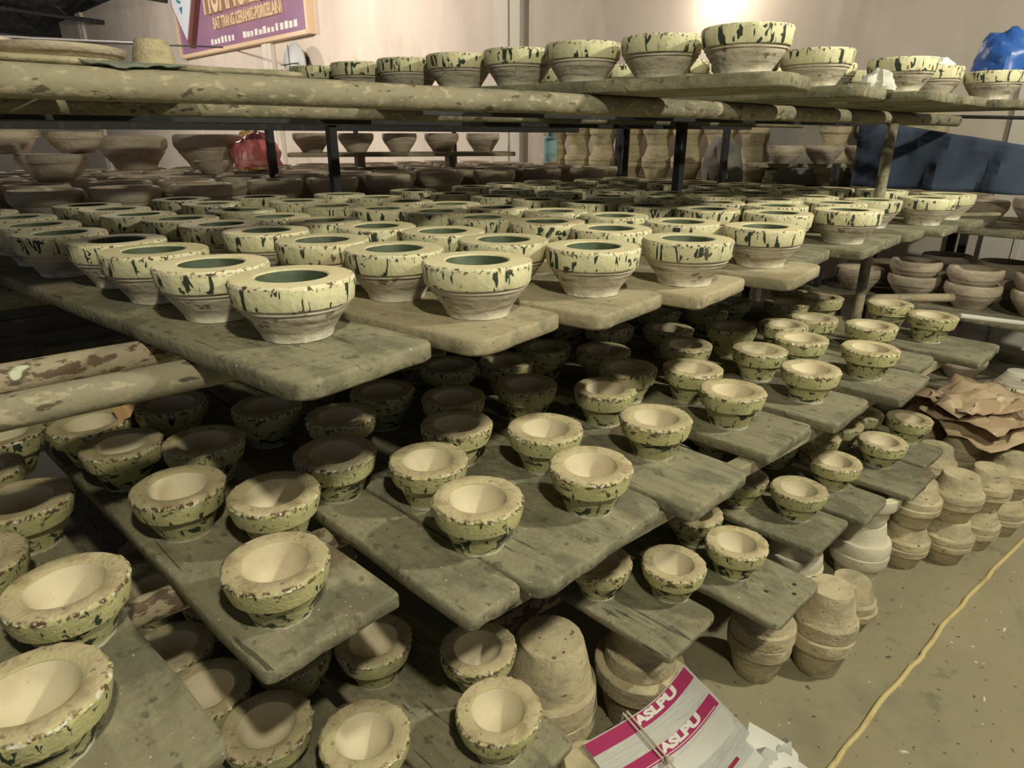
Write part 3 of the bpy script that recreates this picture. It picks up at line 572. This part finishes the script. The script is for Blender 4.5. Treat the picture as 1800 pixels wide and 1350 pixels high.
lump('plastic_bag', 'red plastic bag lying by the square steel post', 'bag', m_red_bag, (1.66, 4.62, 1.575), (.16, .12, .16), 3)
lump('folded_sacks', 'pale folded sacks under the red bag', 'sack', m_paper_plain, (1.66, 4.62, 1.40), (.20, .17, .12), 8, 0, 16, .1, .25)
o = MB().box((1.72, 5.02, 1.395), (1.86, 5.10, 1.80), 0.015).build('upright_sack', m_sack); tag(o, 'orange printed sack standing beside the square post', 'sack')

# ------------------------------------------------------------------ stacks by the wall
sh = empty('wall_shelf', (0, 0, 0)); tag(sh, 'low wooden shelf along the plaster wall', 'shelf')
def wl(t, off, z): p = on_wall(t, z, off); return p
q = MB().box((-4.95, -1.05, 1.36), (-0.9, -0.12, 1.40), 0.004).build('shelf_board', m_wood_light, sh, tuple(WN*WD), wall_rot)
for t_ in (-4.8, -2.6, -1.0):
    for y_ in (-0.56, -0.18): MB().box((t_-.025, y_-.025, 0), (t_+.025, y_+.025, 1.36)).build('leg', m_steel, sh, tuple(WN*WD), wall_rot)
idx = 0
for k in range(12):
    t_ = -4.75+0.31*k
    for lev in range(3):
        z = 1.40+lev*0.204*1.42
        p = on_wall(t_, z, 0.42)
        for half in (0, 1):
            if z+half*0.145 > 2.1: continue
            mould('jigger', p[0], p[1], z+half*0.1448-0.0005, '%s mould up in the %s column of stacked moulds along the plaster wall' % (ORD[lev*2+half+1], ORD[k+1]), 'stacked moulds along the plaster wall', 1.42, bool(half))
o = MB().tube([(0, 0, 0), (0, 0, .20), (0, 0, .22), (0, 0, .26)], [.062, .062, .035, .03], 20).build('plastic_bottle', m_aqua, None, (4.33, 4.62, 1.549)); tag(o, 'pale blue plastic bottle standing before the wall stacks', 'bottle')
lump('dark_sack', 'dark sack heaped before the wall stacks', 'sack', m_panel, (4.80, 3.12, 1.40), (.19, .15, .26), 5, 0.4, 18, .15, .4)
b = MB().box((-.33, -.03, 0), (.33, .03, .47), 0.01).build('dark_board', m_panel, None, (5.22, 2.62, 1.40), (0, 0, R(-42))); tag(b, 'dark board propped on the wall side beyond the glazed moulds', 'board')
plank('low plank carrying pale bowls past the last glazed plank', 4.52, 2.70, .24, 1.0, 1.585, 0, .03, m_wood_light, 201, None, .02, rz=R(-130))
for k in range(4):
    x, y = 4.60+.205*k, 2.54-.172*k; mould('bowl', x-.06, y-.075, 1.584, '%s pale bowl mould on the low plank counted from the dark sack' % ORD[k+1], 'pale bowls on the low plank', .80)
for k, (x, y) in enumerate(((4.56, 2.56), (5.10, 2.18))):
    q = MB().box((x-.03, y-.03, 0), (x+.03, y+.03, 1.555)).build('plank_trestle', m_wood); tag(q, ['wooden upright under the low plank by the dark sack', 'wooden upright under the low plank by the cloths'][k], 'upright', 'uprights under the low plank')
# ------------------------------------------------------------------ side rack beyond the aisle end
def side_level(z, x0, x1, y0, y1, lab, n, seed):
    wd = (x1-x0)/n
    for i in range(n):
        plank('%s plank of the side rack\'s %s level counted from the glazed moulds' % (ORD[i+1], lab), x0+wd*(i+.5), y0, wd-.012, y1-y0, z, 0, .034, m_wood, seed+i, 'planks of the side rack', .012)
side_level(1.27, 4.42, 5.32, .55, 2.15, 'upper', 3, 210)
side_level(.80, 4.30, 5.32, .45, 2.15, 'middle', 3, 220)
side_level(.42, 4.15, 5.32, .35, 2.15, 'lower', 3, 230)
k = 0
for x in (4.44, 5.28):
    for y in (.62, 2.05):
        q = MB().box((x-.02, y-.02, 0), (x+.02, y+.02, 1.60), .003).build('side_rack_post', m_steel); tag(q, ['side rack post facing the glazed moulds, aisle end', 'side rack post facing the glazed moulds, inner end', 'side rack post by the wall, aisle end', 'side rack post by the wall, inner end'][k], 'steel post', 'posts of the side rack'); k += 1
for y in (.62, 2.05):
    for z, nm in ((1.27, 'upper'), (.80, 'middle'), (.42, 'lower')):
        q = MB().box((4.16 if z < .5 else 4.32, y-.045, z-.074), (5.32, y-.021, z-.034)).build('side_rack_crossbar', m_steel); tag(q, 'dark crossbar under the %s level of the side rack, %s end' % (nm, 'aisle' if y < 1 else 'inner'), 'steel bar', 'crossbars of the side rack')
SC = [(4.60, .85), (4.56, 1.18), (4.58, 1.51), (4.57, 1.84), (4.95, .80), (4.93, 1.13), (4.96, 1.46), (4.95, 1.80)]
for j, (x, y) in enumerate(SC):
    mould('bowl', x, y, .799, 'bowl mould on the side rack\'s middle level, %s from the aisle, %s row' % (ORD[j % 4+1], 'front' if j < 4 else 'back'), 'bowl moulds on the side rack', 1.0)
    if j in (0, 1, 2, 4, 5, 6): mould('bowl', x+.01, y+.01, .892, 'bowl mould nested in the %s %s-row bowl mould of the side rack' % (ORD[j % 4+1], 'front' if j < 4 else 'back'), 'bowl moulds on the side rack', .97)
for j, (x, y) in enumerate(((4.62, .90), (4.60, 1.26), (4.61, 1.62), (5.0, 1.05), (5.0, 1.45), (5.02, 1.85))):
    mould('bowl', x, y, 1.269, 'bowl mould on the side rack\'s upper level, %s' % ['first from the aisle in front', 'second from the aisle in front', 'third from the aisle in front', 'first from the aisle at the back', 'second from the aisle at the back', 'third from the aisle at the back'][j], 'bowl moulds on the side rack', .98)
mould('glazed', 4.36, .80, .419, 'upturned mould on the side rack\'s lower level by the white tube', None, 1.05, True)
mould('bowl', 4.40, 1.10, .419, 'shallow bowl mould on the side rack\'s lower level', None, .85)
pipe('white plastic tube lying across the last cup moulds towards the side rack', (3.64, .97, .945), (4.385, .61, .815), 0.013, m_pvc, None, 12, 'plastic_tube')
pipe('tan wooden pole sticking out behind the last cup moulds', (3.30, 1.72, .945), (4.12, 1.15, .93), 0.024, m_wood_light, None, 12, 'wooden_pole')
o = MB().box((0, -.018, 0), (.36, .018, .012)).build('wood_strip', m_wood_light, None, (3.62, 1.18, Z2), (0, 0, R(-32))); tag(o, 'pale wood strip poking past the last upper plank', 'wood strip')
# cloths hung on the side rack
def cloth(label, m, a, b, drop, z, sag, seed, th=.006):
    a = Vector(a); b = Vector(b); v = []; f = []; nu, nv = 26, 12; d = (b-a); nrm = Vector((-d.y, d.x, 0)).normalized()
    for i in range(nu+1):
        u = i/nu; zt = z[0]+(z[1]-z[0])*u-sag*math.sin(math.pi*u)
        for j in range(nv+1):
            w_ = j/nv; p = a+d*u+nrm*(0.028*math.sin(u*19+seed)*(.25+w_)+.012*math.sin(u*43+w_*3)); v.append((p.x, p.y, zt-(zt-(z[2]))*w_))
    for i in range(nu):
        for j in range(nv): f.append([i*(nv+1)+j, i*(nv+1)+j+1, (i+1)*(nv+1)+j+1, (i+1)*(nv+1)+j])
    o = obj('hanging_cloth', mesh('hanging_cloth', v, f, m)); md = o.modifiers.new('t', 'SOLIDIFY'); md.thickness = th; return tag(o, label, 'cloth', 'cloths hung at the side rack')
cloth('navy cloth hung at the side rack above the bowls', m_blue_cloth, (4.355, 1.92, 0), (4.355, .95, 0), 0, (1.86, 1.70, 1.47), .0, 1)
cloth('maroon cloth hung beside the navy cloth', m_maroon_cloth, (4.355, .95, 0), (4.355, .30, 0), 0, (1.70, 1.80, 1.47), .01, 4)
pipe('thin pole carrying the hung cloths', (4.355, 2.1, 1.885), (4.355, .1, 1.815), .009, m_steel, None, 8, 'cloth_pole')
lump('plastic_bag', 'bright blue plastic bag lying on the top-shelf moulds', 'bag', m_blue_bag, (3.60, 1.03, ZT+.118), (.11, .10, .12), 12, .9, 22, .2, .3)
lump('plastic_bag', 'white plastic bag beside the blue bag on the top shelf', 'bag', m_white_bag, (3.20, 1.13, ZT+.118), (.06, .05, .03), 15, 0, 16, .3, .2)
lump('crumpled_rag', 'crumpled pale rag between the top-shelf moulds', 'rag', m_paper_plain, (2.50, 1.06, ZT), (.055, .05, .05), 21, 0, 14, .3, .25)

# ------------------------------------------------------------------ stacks of moulds on the floor
HJ = 0.102
def column(x, y, n, k, who, s=1.0, top_flip=True):
    h = {'jigger': .102, 'white': .128, 'block': .22}[k]*s
    for i in range(n):
        mould(k, x+rng.uniform(-.006, .006), y+rng.uniform(-.006, .006), i*h-0.0008*i, '%s, %s from the floor' % (who, ORD[i+1]), 'moulds stacked on the floor', s*rng.uniform(.985, 1.01) if i else s, bool(i % 2))
column(1.81, .83, 2, 'block', 'mould in the column under the spotted plank corner', .76)
column(2.00, .705, 2, 'block', 'mould in the short yellowed column by the spotted plank', .76)
column(2.30, .74, 2, 'jigger', 'mould in the short column before the white moulds', .98)
column(2.33, .985, 3, 'white', 'white mould under the split plank end', 1.08)
column(2.63, .855, 3, 'white', 'white mould in the column before the pale barrels', 1.08)
column(2.88, .765, 4, 'jigger', 'mould in the barrel column under the lower shelf end', 1.0)
column(3.05, .66, 4, 'jigger', 'mould in the barrel column closest to the yellow cable', 1.03)
column(3.27, .61, 4, 'jigger', 'mould in the second barrel column along the cable', .97)
column(3.49, .57, 4, 'jigger', 'mould in the third barrel column along the cable', .98)
column(3.72, .55, 4, 'jigger', 'mould in the fourth barrel column along the cable', .98)
column(3.30, .84, 4, 'jigger', 'mould in the barrel column beside the lower shelf corner', 1.0)
column(3.53, .80, 4, 'jigger', 'mould in the first barrel column under the brown plastic', 1.0)
column(3.77, .77, 4, 'jigger', 'mould in the second barrel column under the brown plastic', 1.0)
column(3.98, .60, 4, 'jigger', 'mould in the fifth barrel column along the cable', 1.0)
column(3.60, 1.03, 4, 'jigger', 'mould in the hidden barrel column behind the plastic', 1.0)
column(3.85, 1.0, 4, 'jigger', 'mould in the rear barrel column beneath the plastic', 1.0)
mould('block', 1.03, 1.06, .0, 'large lower mould in the pile between the lower planks', 'large moulds between the lower planks', 1.0)
mould('block', 1.03, 1.06, .219, 'large upturned mould on top of the pile between the lower planks', 'large moulds between the lower planks', 1.0, True)
mould('jigger', .975, .845, .0, 'small mould at the foot of the large upturned mould', 'small moulds by the newspapers', 1.0)
mould('jigger', .975, .845, .1018, 'small upturned mould before the large upturned mould', 'small moulds by the newspapers', 1.0, True)
mould('white', .93, .93-.30, .0, 'white mould low beside the newspapers', 'small moulds by the newspapers', .9)
mould('block', 1.35, .985, .0, 'large lower mould behind the newspapers', 'large moulds behind the newspapers', 1.0)
mould('block', 1.35, .985, .2195, 'large upturned mould under the lower plank behind the newspapers', 'large moulds behind the newspapers', .80, True)

# ------------------------------------------------------------------ crumpled brown plastic over the stacks
pe = empty('plastic_sheet', (3.755, .70, .415)); tag(pe, 'crumpled brown plastic sheet thrown over the stacked moulds', 'plastic sheet')
def crumple(name, cx, cy, z0, sx, sy, rise, seed, rz, m, nx=11, ny=8, parent=None):
    v = []; f = []; rd = Vector((seed*1.3, seed*.7, 0)); c_, s_ = math.cos(rz), math.sin(rz)
    for i in range(nx+1):
        for j in range(ny+1):
            u, w_ = i/nx*2-1, j/ny*2-1
            p = Vector((u*sx, w_*sy, 0)); q = Vector((u*2.1, w_*1.8, 0))+rd
            nq = mnoise.noise(q*.8); z = rise*(1-.6*(u*u+w_*w_)*.6)+.05*nq+.020*math.sin(4.5*u+5*w_+7*nq+seed)+.022*mnoise.noise(q*2.6)
            e = mnoise.noise(q*1.1)*.05
            v.append((cx+(p.x+e)*c_-(p.y-e)*s_, cy+(p.x+e)*s_+(p.y-e)*c_, z0+z))
    for i in range(nx):
        for j in range(ny): f.append([i*(ny+1)+j, (i+1)*(ny+1)+j, (i+1)*(ny+1)+j+1, i*(ny+1)+j+1])
    o = obj(name, mesh(name, v, f, m, True, 24), parent or pe); md = o.modifiers.new('t', 'SOLIDIFY'); md.thickness = .003
    return o
crumple('lower_fold', 0.0, .02, 0.0, .34, .25, .035, 4, R(-25), m_plastic)
crumple('middle_fold', 0.0, .06, .05, .31, .22, .05, 9, R(-18), m_plastic)
crumple('upper_fold', -.10, .10, .10, .17, .13, .05, 17, R(-35), m_plastic)
crumple('rear_fold', .02, .16, .08, .30, .16, .06, 23, R(-22), m_plastic)

# ------------------------------------------------------------------ newspapers
nb = empty('newspaper_bundle', (1.17, .695, 0), R(-9)); tag(nb, 'bundle of old newspapers tied with string on the floor', 'newspapers')
def bend(x, y, k): return (.9+.20*min(k, 12))*max(0, x-.01)**2+.25*max(0, -.08-x)**2
LV = 11; TH = .0175
def warp(k, x, y): return .004*mnoise.noise(Vector((x*7, y*7, k*1.7)))
def paper(k, sx, sy, dx, dy, rz, m, z, name='newspaper', curl=1.0, tilt=.16, rough=1.0):
    v = []; f = []; nx, ny = 16, 8; c_, s_ = math.cos(rz), math.sin(rz)
    for lay in (0, 1):
        for i in range(nx+1):
            for j in range(ny+1):
                x = -sx+2*sx*i/nx; y = -sy+2*sy*j/ny
                zz = z+curl*bend(x, y, k)+(TH*.95 if lay else 0)+rough*warp(k, x, y)+tilt*y
                if j == 0: zz += TH*(.42 if lay == 0 else -.42)
                if j == 1: zz += TH*(.12 if lay == 0 else -.10)
                v.append((dx+x*c_-y*s_+(.004*math.sin(i*2.1+k) if j == 0 else 0), dy+x*s_+y*c_, zz))
    def I(l, i, j): return l*(nx+1)*(ny+1)+i*(ny+1)+j
    for i in range(nx):
        for j in range(ny):
            f.append([I(1, i, j), I(1, i+1, j), I(1, i+1, j+1), I(1, i, j+1)]); f.append([I(0, i, j), I(0, i, j+1), I(0, i+1, j+1), I(0, i+1, j)])
    for i in range(nx): f.append([I(0, i, 0), I(0, i+1, 0), I(1, i+1, 0), I(1, i, 0)]); f.append([I(0, i+1, ny), I(0, i, ny), I(1, i, ny), I(1, i+1, ny)])
    for j in range(ny): f.append([I(0, 0, j+1), I(0, 0, j), I(1, 0, j), I(1, 0, j+1)]); f.append([I(0, nx, j), I(0, nx, j+1), I(1, nx, j+1), I(1, nx, j)])
    return obj(name, mesh(name, v, f, m, True, 40), nb)
rd = random.Random(3); sheets = []
for k in range(LV):
    t_ = (LV-1-k)  # layers below the top
    dx = .009*t_+rd.uniform(-.010, .010)-.03; dy = -.022*t_+rd.uniform(-.005, .005)+.070; rz = R(rd.uniform(-4, 4)+.6*t_)
    if k == LV-1: dy += .018
    paper(k, .19+rd.uniform(-.012, .012), .072, dx, dy, rz, m_paper_plain if k % 4 == 1 else m_paper, .015+TH*k); sheets.append((dx, dy, rz, .015+TH*k))
def lift(k, x, y, up, tilt=.16, curl=1.0, rough=1.0):
    return sheets[k][3]+TH*.95+curl*bend(x, y, k)+rough*warp(k, x, y)+tilt*y+up
def patch(name, k, x0, x1, y0, y1, m, parent, up=.0015, **kw):
    dx, dy, rz, z = sheets[k]; c_, s_ = math.cos(rz), math.sin(rz); v = []; f = []; n, q = 16, 4
    for i in range(n+1):
        for j in range(q+1):
            x = x0+(x1-x0)*i/n; y = y0+(y1-y0)*j/q; v.append((dx+x*c_-y*s_, dy+x*s_+y*c_, lift(k, x, y, up, **kw)))
    for i in range(n):
        for j in range(q): f.append([i*(q+1)+j, (i+1)*(q+1)+j, (i+1)*(q+1)+j+1, i*(q+1)+j+1])
    return obj(name, mesh(name, v, f, m, False), parent)
def text_mesh(txt, size, extrude=0.0, bold=0.0, name='lettering', align='LEFT'):
    cu = bpy.data.curves.new(name, 'FONT'); cu.body = txt; cu.size = size; cu.extrude = extrude; cu.offset = bold; cu.resolution_u = 4; cu.align_x = align
    o = bpy.data.objects.new('tmp', cu); COL.objects.link(o); bpy.context.view_layer.update()
    dg = bpy.context.evaluated_depsgraph_get(); me = bpy.data.meshes.new_from_object(o.evaluated_get(dg)); bpy.data.objects.remove(o); me.name = name; return me
def print_text(k, txt, size, x0, y0, m, up=.0026, bold=.002, sx=1.0, parent=None):
    me = text_mesh(txt, size, 0, bold, 'masthead_lettering'); dx, dy, rz, z = sheets[k]; c_, s_ = math.cos(rz), math.sin(rz)
    for v_ in me.vertices:
        x = x0+v_.co.x*sx; y = y0+v_.co.y; v_.co = (dx+x*c_-y*s_, dy+x*s_+y*c_, lift(k, x, y, up))
    me.materials.clear(); me.materials.append(m); return obj('masthead_lettering', me, parent or nb)
T = LV-1
b1 = patch('masthead_band', T, -.185, .18, .028, .068, m_magenta, nb)
print_text(T, 'ASLPU', .034, -.012, .040, m_print_white, sx=1.5, parent=b1)
b2 = patch('masthead_band', T, -.175, .18, -.066, -.030, m_magenta, nb)
print_text(T, 'ASLPU', .032, -.005, -.054, m_print_white, sx=1.5, parent=b2)
patch('rule_line', T, -.17, .17, -.0625, -.0605, m_print_white, b2, .0024)
for k_, xa, xb in ((T-4, .06, .15), (T-6, -.16, .02), (T-8, .0, .12)): patch('headline_strip', k_, xa, xb, -.060, -.050, m_crimson if k_ == T-4 else m_ink, nb)
# loose printed sheets slumping in front
for kk, (sx_, sy_, dx_, dy_, rz_, z_) in enumerate(((.12, .07, .215, -.125, 34, .10), (.13, .085, .22, -.165, 22, .05))):
    paper(40+kk, sx_, sy_, dx_, dy_, R(rz_), m_paper_plain, z_, 'loose_newspaper', .9, .30, 3.0); sheets.append((dx_, dy_, R(rz_), z_))
def warp_loose(k): return None
kw = dict(tilt=.30, curl=.9, rough=3.0)
for a_, b_2 in ((-.11, .0), (.012, .075)):
    dx, dy, rz, z = sheets[LV+1]; c_, s_ = math.cos(rz), math.sin(rz); v = []; f = []
    for i in range(9):
        for j in range(7):
            x = a_+(b_2-a_)*i/8; y = -.078+.10*j/6
            v.append((dx+x*c_-y*s_, dy+x*s_+y*c_, z+TH*.95+.9*bend(x, y, 0)+3*warp(41, x, y)+.30*y+.002))
    for i in range(8):
        for j in range(6): f.append([i*7+j, (i+1)*7+j, (i+1)*7+j+1, i*7+j+1])
    obj('photo_print', mesh('photo_print', v, f, m_ink, False), nb)
crumple('crumpled_newspaper', .235, -.085, .10, .085, .075, .03, 31, R(40), m_paper, 8, 6, nb)
crumple('crumpled_newspaper', .275, -.125, .06, .075, .07, .03, 37, R(65), m_paper_plain, 7, 6, nb)
crumple('crumpled_newspaper', .255, -.06, .03, .08, .08, .03, 43, R(15), m_paper, 7, 6, nb)
# string around the bundle
for off in (0.0, .014):
    pts = []
    for yy in (.172, .15, .12, .09, .06, .03):
        x = -.055+off; pts.append((x+.15*(.2-yy)*.4, yy, sheets[T][3]+TH+bend(x, 0, T)+.16*(yy-sheets[T][1])+.006))
    for t_ in range(1, 10):
        k_ = T-t_; pts.append((-.055+off+.012+.006*t_, sheets[k_][1]-.076, sheets[k_][3]+TH*.9-.011+.004))
    pts = [(pts[0][0]-.01, .19, .03), (pts[0][0]-.005, .185, sheets[T][3]*.6)]+pts
    MB().tube(pts, .0032, 6).build('string', m_string, nb)
kn = lump('string_knot', None, None, m_string, (-.035, .005, sheets[T][3]+TH+.002), (.011, .009, .008), 2, 0, 8, .3, .5); kn.parent = nb

# ------------------------------------------------------------------ yellow cable on the floor
pts = []
base = [(1.20, .485), (1.565, .478), (1.658, .473), (1.80, .479), (1.912, .481), (2.08, .484), (2.229, .479), (2.30, .474), (2.345, .481), (2.55, .485), (2.807, .479), (3.1, .472), (3.5, .458), (4.37, .415), (5.4, .36)]
for (x0, y0), (x1, y1) in zip(base, base[1:]):
    for t_ in (0, .25, .5, .75): pts.append((x0+(x1-x0)*t_, y0+(y1-y0)*t_+.003*math.sin(x0*23+t_*3), .0085))
o = MB().tube(pts, .0085, 8).build('floor_cable', m_cable); tag(o, 'yellow cable lying straight along the concrete floor', 'cable')
for i, (x, y) in enumerate([(2.72, .33), (2.95, .28), (1.86, .36), (2.28, .27), (2.5, .12)]):
    q = MB().add([(-.017, 0, 0), (-.004, -.005, 0), (.016, -.002, 0), (.006, .006, 0), (-.012, 0, .004), (0, -.003, .004), (.010, 0, .004), (.003, .004, .004)], [[3, 2, 1, 0], [4, 5, 6, 7], [0, 1, 5, 4], [1, 2, 6, 5], [2, 3, 7, 6], [3, 0, 4, 7]]).build('plaster_chip', m_white, None, (x, y, 0), (0, 0, i*1.1)); tag(q, 'tiny white plaster chip on the concrete, %s met beyond the cable from the newspapers' % ORD[[3, 5, 1, 2, 4][i]], 'chip', 'plaster chips on the floor')
# scrap in the gap by the bare pipes
v = [(0, 0, 0), (.03, .0, .012), (.045, .01, .05), (.03, .012, .055), (.028, .006, .085), (.012, .004, .085), (.006, 0, .055), (-.02, 0, .045)]
o = obj('torn_scrap', mesh('torn_scrap', v, [[0, 1, 2, 3, 4, 5, 6, 7]], m_scrap, False), None, (.225, 1.90, Z3+.112), (R(-12), 0, R(-40))); md = o.modifiers.new('t', 'SOLIDIFY'); md.thickness = .003; tag(o, 'torn tan cardboard scrap stuck up behind the bare pipes', 'scrap')

# ------------------------------------------------------------------ sign and fan on the wall
SL, SR_, SB = -14.86, -9.98, 3.27   # along-wall ends and underside height
LS = SR_-SL; sg = empty('shop_sign', on_wall(SL, SB, .0), wall_rot[2]); tag(sg, 'purple workshop sign with raised lettering on the plaster wall', 'sign')
MB().box((0, -.10, 0), (LS, -.01, 2.2)).build('panel', m_purple, sg)
MB().box((0, -.13, -.03), (LS, -.0, .03)).box((LS-.03, -.13, -.03), (LS+.03, 0, 2.2)).box((-.03, -.13, -.03), (.03, 0, 2.2)).build('frame', m_gold, sg)
v = [(.06, -.20, 1.6), (.10, -.20, .85), (.70, -.20, .10), (1.28, -.20, .95), (.98, -.20, 1.6)]; v += [(x, -.10, z) for x, y, z in v]; n = 5
MB().add(v, [list(range(n)), list(range(2*n-1, n-1, -1))]+[[i, i+n, (i+1) % n+n, (i+1) % n] for i in range(n)]).build('emblem_shield', m_maroon, sg, smooth=False); es = bpy.data.objects['emblem_shield']
v = [(.12, -.215, 1.55), (.16, -.215, .85), (.62, -.215, .24), (1.10, -.215, .95), (.86, -.215, 1.55)]; v += [(x, -.19, z) for x, y, z in v]
MB().add(v, [list(range(n)), list(range(2*n-1, n-1, -1))]+[[i, i+n, (i+1) % n+n, (i+1) % n] for i in range(n)]).build('emblem_face', m_palegrey, es, smooth=False)
MB().tube([(.56+.12*math.cos(a), -.222, .98+.10*math.sin(a)) for a in [i*.45 for i in range(12)]], .022, 6).build('emblem_ring', m_teal, es)
MB().add([(.48, -.222, .80), (.64, -.222, .80), (.56, -.222, .68), (.48, -.215, .80), (.64, -.215, .80), (.56, -.215, .68)], [[0, 1, 2], [5, 4, 3], [0, 3, 4, 1], [1, 4, 5, 2], [2, 5, 3, 0]]).build('emblem_drop', m_teal, es, smooth=False)
def sign_text(txt, size, x, z, m, ext, fit, name, slant=0):
    me = text_mesh(txt, size, ext, size*.018, name); xs = [v_.co.x for v_ in me.vertices]; k = fit/(max(xs)-min(xs))
    for v_ in me.vertices: px, py, pz = v_.co; v_.co = (px*k, -pz, py)
    me.materials.clear(); me.materials.append(m); return obj(name, me, sg, (x, -.10-ext, z))
sign_text('HOANG LONG', 1.0, 1.50, .585, m_gold, .05, 2.95, 'big_lettering')
sign_text('BAT TRANG CERAMIC-PORCELAIN', .26, 1.70, .33, m_gold, .025, 2.45, 'small_lettering')
for i in range(22):
    if i in (7, 8): continue
    MB().box((1.42+.145*i, -.106, .10), (1.42+.145*i+rng.uniform(.06, .12), -.10, .10+rng.uniform(.07, .11))).build('address_mark', m_print_white, sg, smooth=False)
fn = empty('wall_fan', on_wall(-10.30, 2.83, .0), wall_rot[2]); tag(fn, 'grey round wall fan under the sign corner', 'fan')
v = []; f = []
prof = [(0, -.30), (.10, -.30), (.25, -.27), (.30, -.22), (.30, -.20), (.24, -.15), (.10, -.13), (0, -.13)]; n = 30
for r_, y in prof:
    for k in range(n): a = 2*math.pi*k/n; v.append((r_*math.cos(a), y, r_*math.sin(a)))
for i in range(len(prof)-1):
    for k in range(n): l = (k+1) % n; f.append([i*n+k, (i+1)*n+k, (i+1)*n+l, i*n+l])
obj('cage', mesh('cage', v, f, m_fan), fn)
MB().tube([(0, -.14, 0), (0, -.02, 0)], .07, 12).build('motor', m_steel, fn); MB().box((-.06, -.03, -.12), (.06, .0, .12)).build('mount', m_steel, fn)
MB().tube([(x_, -.305, 0) for x_ in (-.27, 0, .27)], .006, 5).build('guard_wire', m_steel, fn); MB().tube([(0, -.305, z_) for z_ in (-.27, 0, .27)], .006, 5).build('guard_wire', m_steel, fn)
pa = on_wall(-12.7, 3.26, .24)
pipe('thin steel rod reaching across to the sign', (.20, 4.30, 2.20), pa, .012, m_steel, None, 8, 'steel_rod')
